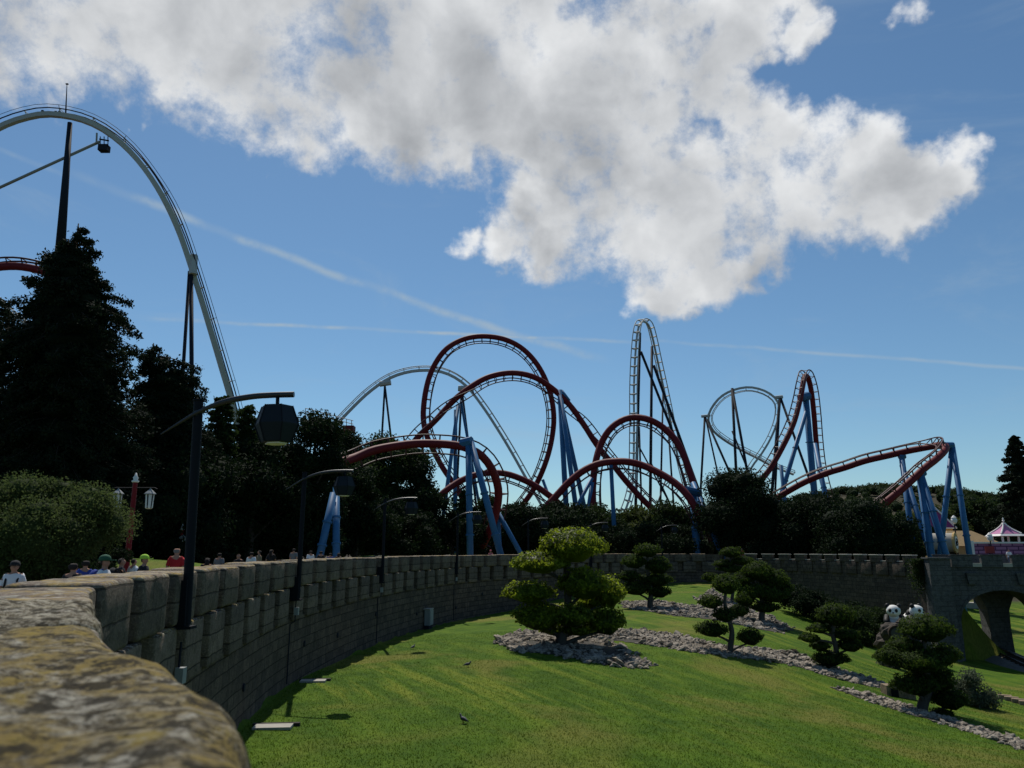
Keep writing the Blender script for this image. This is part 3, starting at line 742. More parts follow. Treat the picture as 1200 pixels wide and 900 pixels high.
# ------------------------------------------------------------------ trees
def limb(b, a, c, r0, r1, n=7, sag=.1, seg=5):
    a, c = Vector(a), Vector(c); L = (c-a).length; pts = []; rad = []
    off = Vector((random.uniform(-1, 1), random.uniform(-1, 1), random.uniform(-.2, .6)))*L*sag
    for i in range(seg+1):
        t = i/seg; pts.append(a.lerp(c, t)+off*math.sin(math.pi*t)); rad.append(r0+(r1-r0)*t)
    b.tube(pts, rad, n)
def pad_pts(c, r, n, up=True):
    d = rng.normal(size=(n, 3)); d /= np.linalg.norm(d, axis=1)[:, None]
    lowm = d[:, 2] < -.25; d[lowm, 2] *= -.4*rng.uniform(0, 1, lowm.sum()); d /= np.linalg.norm(d, axis=1)[:, None]
    low = rng.uniform(size=n) < .25; d[low, 2] = -abs(d[low, 2])*.6
    rr = rng.uniform(.80, 1.10, n)
    bump = np.array([mnoise.noise(Vector(x)*2.6+Vector(c))+.5*mnoise.noise(Vector(x)*6+Vector(c)) for x in d])*.26
    p = np.array(c)+d*np.array(r)*(rr+bump)[:, None]
    return p, d/np.array(r)
def topiary(label, u, v, Y, pads, leaf=.06, dens=1., trunk=.16, mat='leaf_topiary', lean=0, group='cloud pruned trees on the lawn'):
    """pads: (u, v, half width px, half height px, depth offset m)"""
    base = P(u, v, Y); z = gz(base.x, base.y); base.z = min(base.z, z) if abs(base.z-z) < .6 else z
    t = thing('cloud_pruned_tree', label, 'topiary tree', tuple(base), group)
    px = Y/F/CP; b = MB(); zs = sorted(pads, key=lambda q: q[1])
    topc = P(zs[0][0], zs[0][1], Y+zs[0][4]*.5); k1 = base.lerp(topc, .35)+Vector((.15+lean, 0, 0)); k2 = base.lerp(topc, .7)+Vector((-.12, 0, 0))
    tr_ = crom([tuple(base+Vector((0, 0, -.3))), tuple(base+Vector((0, 0, .3))), tuple(k1), tuple(k2), tuple(topc)], per=5)
    n = len(tr_); b.tube(tr_, [trunk*(1.35-.95*i/(n-1)) for i in range(n)], 9)
    tk = b.build('trunk', 'bark_grey', t, True)
    for (pu, pv, hw, hh, dy) in pads:
        c = P(pu, pv, Y+dy); r = (hw*px*.93, hw*px*.85, hh*px*.95)
        i = int(np.argmin([abs(q[2]-(c.z-r[2]*1.4)) for q in tr_])); i = min(i, n-2)
        b = MB(); limb(b, tr_[i], c-Vector((0, 0, r[2]*.5)), trunk*.5, trunk*.22, 6, .12); b.build('branch', 'bark_grey', t, True)
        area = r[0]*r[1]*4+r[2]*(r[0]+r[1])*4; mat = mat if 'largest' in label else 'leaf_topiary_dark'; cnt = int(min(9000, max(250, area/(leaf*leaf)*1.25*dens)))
        pp, nn = pad_pts(c, r, cnt); nn /= np.linalg.norm(nn, axis=1)[:, None]
        tone = rng.uniform(0, 1, cnt)**2.2
        leaf_object('foliage_pad', pp, leaf, mat, t, nrm=nn, tone=tone, core=[(c, (r[0]*.84, r[1]*.84, r[2]*.74))])
    return t
T = topiary
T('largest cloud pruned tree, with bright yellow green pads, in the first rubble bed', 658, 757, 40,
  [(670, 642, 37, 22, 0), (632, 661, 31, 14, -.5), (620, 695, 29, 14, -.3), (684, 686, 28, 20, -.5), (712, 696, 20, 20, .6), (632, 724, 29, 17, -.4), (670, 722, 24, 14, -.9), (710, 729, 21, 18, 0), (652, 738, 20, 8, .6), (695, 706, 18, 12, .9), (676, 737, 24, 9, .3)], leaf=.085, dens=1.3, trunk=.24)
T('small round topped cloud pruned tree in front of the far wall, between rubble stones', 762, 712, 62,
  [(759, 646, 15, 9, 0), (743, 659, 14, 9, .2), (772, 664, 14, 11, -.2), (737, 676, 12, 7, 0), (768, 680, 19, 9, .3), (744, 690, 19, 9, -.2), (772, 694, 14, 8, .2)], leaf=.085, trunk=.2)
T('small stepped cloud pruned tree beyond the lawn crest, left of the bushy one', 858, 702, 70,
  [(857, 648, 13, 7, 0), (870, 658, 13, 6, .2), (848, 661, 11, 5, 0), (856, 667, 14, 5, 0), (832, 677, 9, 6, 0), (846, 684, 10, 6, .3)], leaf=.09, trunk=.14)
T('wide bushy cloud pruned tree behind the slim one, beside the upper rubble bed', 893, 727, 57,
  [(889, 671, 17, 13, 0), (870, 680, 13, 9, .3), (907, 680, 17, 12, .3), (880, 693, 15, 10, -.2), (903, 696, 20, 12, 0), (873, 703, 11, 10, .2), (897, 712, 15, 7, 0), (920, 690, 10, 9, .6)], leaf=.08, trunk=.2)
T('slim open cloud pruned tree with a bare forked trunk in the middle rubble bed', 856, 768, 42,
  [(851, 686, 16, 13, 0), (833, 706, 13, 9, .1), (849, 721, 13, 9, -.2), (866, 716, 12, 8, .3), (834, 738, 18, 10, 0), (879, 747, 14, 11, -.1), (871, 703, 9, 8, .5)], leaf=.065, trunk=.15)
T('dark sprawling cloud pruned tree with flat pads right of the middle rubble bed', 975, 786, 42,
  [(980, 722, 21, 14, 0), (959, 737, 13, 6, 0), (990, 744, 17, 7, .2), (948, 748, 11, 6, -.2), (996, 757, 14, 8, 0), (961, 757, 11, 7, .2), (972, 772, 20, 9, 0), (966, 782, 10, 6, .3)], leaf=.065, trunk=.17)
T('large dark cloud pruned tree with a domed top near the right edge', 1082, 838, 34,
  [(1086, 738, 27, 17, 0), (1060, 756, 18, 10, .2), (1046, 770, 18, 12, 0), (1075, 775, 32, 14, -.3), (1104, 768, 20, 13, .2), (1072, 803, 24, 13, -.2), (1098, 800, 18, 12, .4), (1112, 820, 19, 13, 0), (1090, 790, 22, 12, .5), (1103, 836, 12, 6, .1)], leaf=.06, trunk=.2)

def crown_clusters(c, R3, n, seed):
    rr = random.Random(seed); out = []
    for i in range(n):
        while True:
            p = Vector((rr.uniform(-1, 1), rr.uniform(-1, 1), rr.uniform(-1, 1)))
            if .25 < p.length < 1: break
        k_ = rr.uniform(.20, .36); p = p*(1-k_*.6)
        out.append((Vector(c)+Vector((p.x*R3[0], p.y*R3[1], p.z*R3[2])), k_*min(R3[0], R3[2]*1.2)*rr.uniform(.9, 1.3)))
    return out
def broad(label, u, vtop, Y, wpx, mat='leaf_dark', leaf=.16, n=9000, ncl=26, vbot=None, name='broadleaf_tree', group='trees beyond the castle wall', rk=1., trunkh=.25, dpx=1.):
    top = P(u, vtop, Y); x, y = top.x, top.y; zb = gz(x, y); H = top.z-zb; px = Y/F/CP; rw = wpx/2*px
    t = thing(name, label, 'tree' if H > 4 else 'bush', (x, y, zb), group)
    cz0 = zb+H*trunkh if vbot is None else P(u, vbot, Y).z
    c = Vector((x, y, (top.z+cz0)/2)); rz_ = (top.z-cz0)/2
    cl = crown_clusters(c, (rw, rw*dpx, rz_), ncl, hash(label) % 9999 if False else int(u*7+Y))
    cl.append((Vector((x, y, top.z-rz_*.28)), rz_*.26))
    b = MB(); r0 = max(.12, H*.028); b.tube([(x, y, zb-.3), (x+.1, y, zb+H*.3), (x-.1, y, zb+H*.6), (x, y, top.z-rz_*.4)], [r0*1.3, r0, r0*.6, r0*.2], 8)
    for (p, r_) in cl[:10]: limb(b, (x, y, zb+H*random.uniform(.2, .5)), p, r0*.45, r0*.12, 5)
    b.build('trunk', 'bark', t, True)
    leaf *= .66; n = int(n*1.9)
    tot = sum(r_*r_ for _, r_ in cl); C = []; Tn = []; core = []
    for (p, r_) in cl:
        m = int(n*r_*r_/tot)+8; d = rng.normal(size=(m, 3)); d /= np.linalg.norm(d, axis=1)[:, None]
        q = np.array(p)+d*r_*np.array([1.15, 1.15, .85])*(rng.uniform(.55, 1.22, m))[:, None]; C.append(q)
        base_t = random.uniform(0, .5); Tn.append(np.clip(base_t+rng.uniform(-.2, .5, m), 0, 1))
        core.append((p, (r_*.72, r_*.72, r_*.55)))
    leaf_object('crown', np.concatenate(C), leaf, mat, t, tone=np.concatenate(Tn), core=core)
    return t
def conifer(label, u, vtop, Y, wpx, mat='leaf_pine', leaf=.13, n=26000, bottom=.06, droop=.35, group='trees beyond the castle wall', power=.8, nb=150, name='conifer_tree', jag=.25):
    top = P(u, vtop, Y); x, y = top.x, top.y; zb = gz(x, y); H = top.z-zb; px = Y/F/CP; rw = wpx/2*px
    t = thing(name, label, 'tree', (x, y, zb), group)
    b = MB(); r0 = H*.022; b.tube([(x, y, zb-.3), (x, y, zb+H*.5), (x, y, top.z)], [r0*1.2, r0*.7, .03], 9)
    leaf *= .75; n = int(n*1.6); C = []; Tn = []; core = []
    per = n//nb
    for i in range(nb):
        f = (i+.5)/nb; f = f**.85; az = i*2.399+random.uniform(-.4, .4)
        h = zb+H*(bottom+(1-bottom)*f); L = rw*((1-f)**power)*random.uniform(1.05-jag*1.2, 1.12)+.25
        dx, dy = math.cos(az), math.sin(az)
        a = Vector((x, y, h)); e = Vector((x+dx*L, y+dy*L, h-L*droop*random.uniform(.4, 1.2)+.15*L))
        b.tube([a, a.lerp(e, .5)+Vector((0, 0, L*.06)), e], [max(.02, r0*.28*(1-f)), .03, .012], 4, caps=False)
        m = int(per*(L/rw+.25)*1.3); s_ = rng.uniform(.12, 1.0, m)**.8
        q = np.array(a)[None]+(np.array(e-a))[None]*s_[:, None]; q[:, 2] += L*.05*np.sin(s_*3.1)
        w = (.16+.20*L*(1-.6*s_))*.9
        q += rng.normal(size=(m, 3))*w[:, None]*np.array([.55, .55, .34]); q[:, 2] -= abs(rng.normal(size=m))*.10*L*droop
        C.append(q); bt = random.uniform(0, .5); Tn.append(np.clip(bt+rng.uniform(-.2, .5, m), 0, 1))
    for j in range(10):
        f = j/10; core.append(((x, y, zb+H*(bottom+(1-bottom)*f*.9)), (rw*((1-f)**power)*.42+.1,)*2+(H*.07,)))
    b.build('trunk', 'bark', t, True)
    leaf_object('crown', np.concatenate(C), leaf, mat, t, tone=np.concatenate(Tn), core=core)
    return t

def ragged(label, poly, Y, n=420, leaf=.085, per=330, mat='leaf_pine', seed=1):
    """a big conifer with an uneven outline: drooping sprays fill a lens shaped body round the trunk"""
    rr = random.Random(seed); vs_ = [p[1] for p in poly]; v0, v1 = min(vs_), max(vs_); ut = [p for p in poly if p[1] == v0][0][0]
    def span(v):
        xs = []
        for a, c in zip(poly, poly[1:]+poly[:1]):
            if (a[1] > v) != (c[1] > v): xs.append((c[0]-a[0])*(v-a[1])/(c[1]-a[1])+a[0])
        return (min(xs), max(xs)) if len(xs) > 1 else (ut-1, ut+1)
    top = P(ut, v0, Y); x, y = top.x, top.y; zb = gz(x, y); t = thing('conifer_tree', label, 'tree', (x, y, zb), 'trees beyond the castle wall')
    b = MB(); H = top.z-zb; b.tube([(x, y, zb-.3), (x, y, zb+H*.5), (x, y, top.z)], [.42, .26, .03], 9); C = []; Tn = []; core = []
    for i in range(n):
        v = v0+(v1-v0)*((i+.5)/n)**.62; a, c = span(v); px = Y/F/CP; hw = (c-a)/2*px
        th = i*2.399+rr.uniform(-.5, .5); f = rr.uniform(.45, 1.0)
        ax = P((a+c)/2, v, Y); e = Vector((ax.x+math.cos(th)*hw*f, ax.y+math.sin(th)*hw*.75*f, ax.z-rr.uniform(0, .5)))
        o_ = Vector((x, y, min(top.z, e.z+hw*.30))); o_ = o_.lerp(Vector((ax.x, ax.y, o_.z)), .5)
        b.tube([o_, o_.lerp(e, .6)+Vector((0, 0, hw*.05)), e], [.04, .022, .008], 4, caps=False)
        m = int(per*rr.uniform(.6, 1.3)); s_ = 1-rng.uniform(0, 1, m)**1.6*.45; q = np.array(o_)[None]+np.array(e-o_)[None]*s_[:, None]
        w = .10+.26*min(1., hw/2.)*(1.15-s_); q += rng.normal(size=(m, 3))*w[:, None]*np.array([1., 1., .45]); q[:, 2] -= abs(rng.normal(size=m))*.16*rr.uniform(.3, 1.4)
        C.append(q); bt = rr.uniform(0, .5); Tn.append(np.clip(bt+rng.uniform(-.2, .5, m), 0, 1))
    for j_ in range(22):
        v = v0+45+(v1-v0-45)*j_/21; a, c = span(v); px = Y/F/CP; hw = (c-a)/2*px; ax = P((a+c)/2, v, Y); core.append((ax, (hw*.5, hw*.35, (v1-v0)*px/28+.1)))
    b.build('trunk', 'bark', t, True); leaf_object('crown', np.concatenate(C), leaf, mat, t, tone=np.concatenate(Tn), core=core); return t
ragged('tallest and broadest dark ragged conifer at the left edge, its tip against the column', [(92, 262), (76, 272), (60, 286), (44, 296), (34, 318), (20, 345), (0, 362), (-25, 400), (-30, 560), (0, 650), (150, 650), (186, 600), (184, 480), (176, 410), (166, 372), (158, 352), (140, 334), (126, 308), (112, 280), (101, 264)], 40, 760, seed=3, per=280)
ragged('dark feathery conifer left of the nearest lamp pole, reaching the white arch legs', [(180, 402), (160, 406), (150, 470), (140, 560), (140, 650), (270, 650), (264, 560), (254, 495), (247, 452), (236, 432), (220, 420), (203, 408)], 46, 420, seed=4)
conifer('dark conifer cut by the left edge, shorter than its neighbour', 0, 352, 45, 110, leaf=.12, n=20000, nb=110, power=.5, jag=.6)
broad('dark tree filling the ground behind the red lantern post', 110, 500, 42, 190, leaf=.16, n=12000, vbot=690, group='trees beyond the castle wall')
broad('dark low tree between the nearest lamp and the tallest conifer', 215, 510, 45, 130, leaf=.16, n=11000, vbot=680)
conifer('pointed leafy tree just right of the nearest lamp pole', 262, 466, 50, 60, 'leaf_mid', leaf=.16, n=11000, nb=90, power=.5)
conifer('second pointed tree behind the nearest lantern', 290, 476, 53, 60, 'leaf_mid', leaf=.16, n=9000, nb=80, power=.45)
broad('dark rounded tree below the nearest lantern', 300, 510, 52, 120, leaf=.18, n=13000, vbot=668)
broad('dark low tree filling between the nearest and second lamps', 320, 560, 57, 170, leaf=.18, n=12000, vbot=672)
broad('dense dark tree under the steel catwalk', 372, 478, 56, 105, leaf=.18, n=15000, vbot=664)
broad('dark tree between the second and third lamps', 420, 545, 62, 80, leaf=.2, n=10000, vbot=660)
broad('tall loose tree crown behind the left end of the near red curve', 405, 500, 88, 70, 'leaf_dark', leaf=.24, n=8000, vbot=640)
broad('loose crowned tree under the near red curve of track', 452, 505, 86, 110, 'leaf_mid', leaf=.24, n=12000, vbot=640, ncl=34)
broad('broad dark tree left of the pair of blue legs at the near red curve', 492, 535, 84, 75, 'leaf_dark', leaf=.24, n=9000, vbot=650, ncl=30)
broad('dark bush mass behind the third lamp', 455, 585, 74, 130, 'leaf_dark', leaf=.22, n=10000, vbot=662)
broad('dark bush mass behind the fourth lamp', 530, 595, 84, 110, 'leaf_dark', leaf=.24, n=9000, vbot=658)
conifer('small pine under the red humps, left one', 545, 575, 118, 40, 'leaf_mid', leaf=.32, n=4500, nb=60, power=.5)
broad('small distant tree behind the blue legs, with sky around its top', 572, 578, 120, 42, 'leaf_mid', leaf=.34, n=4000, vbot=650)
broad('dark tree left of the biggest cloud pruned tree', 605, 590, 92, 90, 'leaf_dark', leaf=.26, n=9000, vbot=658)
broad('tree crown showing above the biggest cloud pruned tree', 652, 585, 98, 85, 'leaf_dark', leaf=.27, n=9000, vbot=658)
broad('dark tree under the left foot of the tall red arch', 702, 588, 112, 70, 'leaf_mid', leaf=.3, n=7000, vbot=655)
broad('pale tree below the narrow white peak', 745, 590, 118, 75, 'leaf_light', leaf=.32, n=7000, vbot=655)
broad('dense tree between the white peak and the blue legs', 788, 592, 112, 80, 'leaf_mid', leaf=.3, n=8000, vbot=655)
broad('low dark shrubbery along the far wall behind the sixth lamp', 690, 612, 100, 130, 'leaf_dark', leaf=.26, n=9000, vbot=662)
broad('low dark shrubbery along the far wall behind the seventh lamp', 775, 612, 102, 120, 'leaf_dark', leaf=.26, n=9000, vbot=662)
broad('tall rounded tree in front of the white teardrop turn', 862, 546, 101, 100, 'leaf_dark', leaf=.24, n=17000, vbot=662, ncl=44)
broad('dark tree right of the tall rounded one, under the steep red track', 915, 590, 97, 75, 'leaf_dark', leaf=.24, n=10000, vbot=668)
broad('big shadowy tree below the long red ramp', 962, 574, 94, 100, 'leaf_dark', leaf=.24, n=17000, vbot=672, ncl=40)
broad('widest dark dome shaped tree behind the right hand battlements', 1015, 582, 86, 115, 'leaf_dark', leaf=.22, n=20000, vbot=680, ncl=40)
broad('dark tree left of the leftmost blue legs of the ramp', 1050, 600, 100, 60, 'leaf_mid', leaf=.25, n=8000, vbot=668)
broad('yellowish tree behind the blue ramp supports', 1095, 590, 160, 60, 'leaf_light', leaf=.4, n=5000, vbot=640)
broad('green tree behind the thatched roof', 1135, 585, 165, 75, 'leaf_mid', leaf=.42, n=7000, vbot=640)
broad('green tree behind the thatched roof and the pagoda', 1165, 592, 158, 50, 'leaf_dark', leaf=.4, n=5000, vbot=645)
conifer('solitary dark conifer at the right edge', 1188, 511, 128, 66, leaf=.30, n=12000, nb=110, power=.62, bottom=.18)
broad('dark tree behind the panda statues and battlements', 1078, 612, 118, 50, 'leaf_dark', leaf=.3, n=6000, vbot=655)
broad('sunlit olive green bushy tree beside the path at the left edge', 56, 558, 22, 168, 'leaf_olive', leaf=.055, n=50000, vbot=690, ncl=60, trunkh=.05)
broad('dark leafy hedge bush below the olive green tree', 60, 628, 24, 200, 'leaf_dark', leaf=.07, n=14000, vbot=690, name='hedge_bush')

# shrubs inside the lawn basin
def shrub(label, u, v, Y, hw, hh, mat, leaf, n, ncl=9, group='shrubs on the slope'):
    c = P(u, v, Y); px = Y/F/CP; g = gz(c.x, c.y); t = thing('shrub', label, 'shrub', (c.x, c.y, g), group)
    R3 = (hw*px, hw*px*.8, max(hh*px, .3)); cz = g+R3[2]*.8; cl = crown_clusters((c.x, c.y, cz), R3, ncl, int(u+v)); C = []; core = []
    for p, r_ in cl:
        m = n//ncl; d = rng.normal(size=(m, 3)); d /= np.linalg.norm(d, axis=1)[:, None]; C.append(np.array(p)+d*r_*1.3*rng.uniform(.5, 1.3, m)[:, None]); core.append((p, (r_*.7,)*3))
    b = MB(); 
    for p, r_ in cl[:5]: limb(b, (c.x, c.y, g-.1), p, .05, .015, 5)
    b.build('stem', 'bark', t, True); leaf_object('foliage', np.concatenate(C), leaf, mat, t, core=core)
shrub('dark spreading shrub behind the bushy cloud pruned tree', 940, 693, 66, 36, 15, 'leaf_dark', .09, 9000, 14)
shrub('dark spreading shrub lower on the bank beneath the battlements', 985, 712, 62, 34, 17, 'leaf_dark', .09, 9000, 14)
shrub('dark green shrub left of the panda statues', 1015, 728, 58, 30, 18, 'leaf_mid', .09, 8000, 12)
shrub('leafy shrub against the wall behind the panda statues', 1018, 700, 68, 22, 16, 'leaf_mid', .11, 6000, 10)
shrub('pale grey leaved bush right of the large dark tree', 1140, 793, 38, 24, 20, 'leaf_grey', .05, 6000, 14)
shrub('pale grey leaved bush left of the large dark tree', 1045, 757, 48, 17, 11, 'leaf_grey', .06, 3500, 9)
# climbing plant on the tower
iv = thing('climbing_plant', 'climbing plant hanging over the battlements beside the tower', 'plant', tuple(P(1078, 690, 67)))
C = np.array([tuple(P(1079+random.gauss(0, 6), 655+abs(random.gauss(0, 15)), 66.3+random.uniform(-.5, .5))) for _ in range(2500)]); leaf_object('foliage', C, .10, 'leaf_mid', iv)

# ------------------------------------------------------------------ rubble beds
def rubble(label, poly, n, size, seed):
    rr = random.Random(seed); b = MB(); pts = [Vector((p.x, p.y)) for p in [ (lambda q: q)(groundhit(u, v)) for u, v in poly]]
    xs_, ys_ = [p.x for p in pts], [p.y for p in pts]
    def inn(x, y):
        r = False
        for i in range(len(pts)):
            a, c = pts[i], pts[(i+1) % len(pts)]
            if (a.y > y) != (c.y > y) and x < (c.x-a.x)*(y-a.y)/(c.y-a.y)+a.x: r = not r
        return r
    P_ = []
    n = int(n*.85)
    while len(P_) < n:
        x, y = rr.uniform(min(xs_)-.5, max(xs_)+.5), rr.uniform(min(ys_)-.5, max(ys_)+.5)
        j1, j2 = rr.gauss(0, .18), rr.gauss(0, .18)
        if inn(x, y) and mnoise.noise(Vector((x*.55, y*.55, seed))) > -.30: P_.append((x+j1, y+j2))
    zs_ = ground(P_)
    for (x, y), z in zip(P_, zs_):
        s_ = size*.70*rr.uniform(.4, 1.2)*(.6+.9*rr.random()**2); m = 6
        sx_, sy_, sz_ = s_*rr.uniform(.8, 1.5), s_*rr.uniform(.6, 1.1), s_*rr.uniform(.35, .75); an_ = rr.uniform(0, 6.3); ca, sa = math.cos(an_), math.sin(an_)
        rings = [(-.5, .8), (.25, 1.0), (.8, .62)]; vs = []; fs = []
        tx_, ty_ = rr.gauss(0, .3), rr.gauss(0, .3)
        for zz, rd in rings:
            for k_ in range(m):
                th = 2*math.pi*k_/m; q = rd*rr.uniform(.72, 1.15); lx, ly = math.cos(th)*q*sx_, math.sin(th)*q*sy_
                vs.append((x+lx*ca-ly*sa, y+lx*sa+ly*ca, z+zz*sz_+lx*tx_+ly*ty_+rr.uniform(-.1, .1)*sz_+sz_*.25))
        for i in range(2):
            for k_ in range(m): fs.append((i*m+k_, i*m+(k_+1) % m, (i+1)*m+(k_+1) % m, (i+1)*m+k_))
        fs.append(tuple(2*m+k_ for k_ in range(m))); b.add(vs, fs)
    o = b.build('rubble_bed', 'rubble_stone', smooth=False); tag(o, label, 'rubble', kind='stuff')
    q = .35; xg = np.arange(min(xs_), max(xs_)+q, q); yg = np.arange(min(ys_), max(ys_)+q, q); cells = [(x, y) for x in xg for y in yg if inn(x+q/2, y+q/2)]
    sb = MB(); cr = [(x+a*q, y+c_*q) for x, y in cells for a, c_ in ((0, 0), (1, 0), (1, 1), (0, 1))]; zg = ground(cr)+.02
    sb.v = [(x, y, z) for (x, y), z in zip(cr, zg)]; sb.uv = [(0, 0)]*len(cr); sb.f = [tuple(range(4*i, 4*i+4)) for i in range(len(cells))]
    tag(sb.build('soil', 'soil'), kind='structure')
    # soil under it
    sb = MB(); c = sum(pts, Vector((0, 0)))/len(pts); NN = 40
    P_ = []
    return o
def groundhit(u, v):
    d = ray(u, v); t = 8.
    while t < 140:
        p = d*t
        if p.z < gz(p.x, p.y): break
        t += .8
    lo_, hi_ = t-.8, t
    for _ in range(12):
        m = (lo_+hi_)/2; p = d*m
        if p.z < gz(p.x, p.y): hi_ = m
        else: lo_ = m
    return d*hi_
rubble('pale rubble bed around the foot of the largest cloud pruned tree', [(578, 752), (600, 742), (625, 740), (665, 742), (715, 752), (745, 768), (764, 780), (745, 784), (700, 778), (650, 768), (600, 762)], 1300, .26, 1)
rubble('long pale rubble bed across the lawn round the slim tree', [(700, 742), (725, 738), (790, 744), (850, 757), (900, 762), (930, 765), (985, 785), (1045, 806), (1040, 808), (985, 797), (930, 780), (880, 772), (820, 766), (760, 756), (710, 750)], 2900, .23, 2)
rubble('upper rubble bed below the far small trees', [(728, 706), (765, 704), (800, 708), (830, 714), (815, 702), (835, 690), (850, 700), (880, 716), (905, 722), (930, 738), (915, 742), (880, 736), (840, 727), (790, 722), (755, 716), (730, 712)], 2100, .25, 3)
rubble('lower right rubble bed running off the right edge', [(975, 806), (1010, 812), (1060, 825), (1110, 842), (1160, 858), (1210, 874), (1215, 884), (1160, 865), (1100, 847), (1050, 832), (1005, 817)], 1500, .17, 4)
# pale slabs let into the lawn near the wall
for (u, v, l, w) in ((320, 853, 1.0, .55), (367, 799, .9, .5)):
    p = groundhit(u, v); t = thing('ground_hatch', 'pale concrete slab in the grass by the wall, ' + ('the closest one' if u < 340 else 'under the second lamp'), 'slab', tuple(p), 'concrete slabs in the lawn')
    b = MB(); b.box((p.x, p.y, gz(p.x, p.y)+.03), (l, w, .07), rz=.1); b.build('slab', 'concrete', t)
    b = MB(); b.box((p.x, p.y+w*.55, gz(p.x, p.y)+.02), (l*1.25, .16, .09), rz=.1); b.build('soil_edge', 'soil', t)
# pigeons
def pigeon(u, v, rz_, label):
    p = groundhit(u, v); t = thing('pigeon', label, 'bird', tuple(p), 'pigeons on the lawn'); ca, sa = math.cos(rz_), math.sin(rz_)
    def q(x, y, z): return Vector((p.x+x*ca-y*sa, p.y+x*sa+y*ca, p.z+z))
    b = MB(); b.tube([q(-.26, 0, .10), q(-.16, 0, .13), q(-.05, 0, .16), q(.06, 0, .17), (q(.12, 0, .22)), q(.145, 0, .28), q(.17, 0, .295), q(.2, 0, .28)], [.012, .035, .07, .07, .04, .032, .03, .006], 10); b.build('body', 'bird_grey', t, True)
    for s_ in (-.03, .03): b = MB(); b.tube([q(.02, s_, .12), q(.03, s_, 0), q(.07, s_, 0)], .008, 5); b.build('leg', 'post_red', t)
    t.scale = (.8, .8, .8)
_pg = pigeon
pigeon(548, 782, .1, 'dark pigeon on the grass halfway to the largest tree'); pigeon(543, 848, 2.4, 'dark pigeon on the nearest grass'); pigeon(484, 761, 1.0, 'tiny dark pigeon on the grass nearer to the wall')

# ------------------------------------------------------------------ roller coasters
def frames(K, nrm, step):
    """K: (u, v, Y) knots, nrm: function(point array, tangent array)->normals or list of per knot vectors"""
    W3 = [tuple(P(*k)) for k in K]
    if callable(nrm): c = crom(W3, step); Tt = np.gradient(c, axis=0); Tt /= np.linalg.norm(Tt, axis=1)[:, None]; N = nrm(c, Tt)
    else:
        c = crom([w+tuple(n) for w, n in zip(W3, nrm)], step); N = c[:, 3:]; c = c[:, :3]; Tt = np.gradient(c, axis=0); Tt /= np.linalg.norm(Tt, axis=1)[:, None]
    N = N-Tt*(N*Tt).sum(1)[:, None]; N /= np.linalg.norm(N, axis=1)[:, None]
    return c, Tt, N, np.cross(Tt, N)
def track(label, K, nrm, spine='red_paint', rail='rail_dark', r=.5, h=1.05, g=.7, rr=.11, tie=1.7, square=False, step=.8, group='red roller coaster track', handrail=False, tr_=.075):
    c, Tt, N, L = frames(K, nrm, step); m = len(c)//2
    t = thing('coaster_track', label, 'roller coaster track', tuple(c[m]), group)
    b = MB(); b.tube(c, r*(1.25 if square else 1), 4 if square else 10, ref=N, rot0=math.pi/4 if square else 0); b.build('spine', spine, t, not square)
    for s_ in (-1, 1):
        b = MB(); b.tube(c+N*h+L*g*s_, rr, 6, ref=N); b.build('rail', rail, t, True)
    k_ = max(1, int(round(tie/step))); ids = list(range(0, len(c), k_)); tm = spine if square else rail
    def tiem(b, i):
        A_, B_, M_ = c[i]+N[i]*h+L[i]*g, c[i]+N[i]*h-L[i]*g, c[i]+N[i]*r*.6
        b.tube([A_, M_+L[i]*r*.3], tr_, 4, caps=False); b.tube([B_, M_-L[i]*r*.3], tr_, 4, caps=False); b.tube([A_, B_], tr_*.8, 4, caps=False)
    for i in ids[:100]: b = MB(); tiem(b, i); b.build('cross_tie', tm, t)
    if len(ids) > 100:
        b = MB(); [tiem(b, i) for i in ids[100:]]; tag(b.build('cross_ties', tm, t), kind='stuff')
    if handrail:
        b = MB(); b.tube(c+N*(h+.38)+L*(g+.3), .04, 4, ref=N)
        for i in range(0, len(c), k_*2): b.tube([c[i]+N[i]*h+L[i]*g, c[i]+N[i]*(h+.38)+L[i]*(g+.3)], .04, 4)
        b.build('handrail', 'steel_dark', t)
    return t
def toward(u, v, Y, sgn=1):
    cc = np.array(P(u, v, Y)); return lambda c, T_: sgn*(cc-c)
def up(sgn=1, tilt=0): return lambda c, T_: np.tile(np.array([0, tilt, sgn*1.], float), (len(c), 1))
# --- white coaster
G2 = 'white roller coaster track'
track('big white arch of track at the upper left, tallest thing in view', [(-70, 200, 100), (-35, 170, 100), (0, 149, 100), (30, 138, 100), (60, 134, 100), (98, 141, 100), (130, 158, 101), (160, 186, 102), (188, 226, 103), (210, 272, 105), (230, 332, 107), (247, 388, 109), (260, 432, 111), (271, 470, 113), (285, 530, 116), (300, 600, 120)],
      toward(40, 560, 100, -1), 'white_paint', 'steel_dark', r=.38, h=.72, g=.62, rr=.09, tie=4.8, square=True, step=1.6, group=G2, handrail=True)
track('middle white camelback hump behind the red loop', [(380, 515, 200), (395, 497, 200), (412, 479, 200), (432, 460, 200), (455, 444, 200), (478, 436, 200), (502, 434, 200), (524, 438, 200), (546, 452, 200), (566, 477, 200), (585, 506, 200), (600, 531, 200), (614, 556, 200), (626, 577, 200), (645, 610, 200)],
      toward(505, 640, 200, -1), 'white_paint', 'white_paint', r=.38, h=1.05, g=.7, rr=.12, tie=4, square=True, step=2, group=G2)
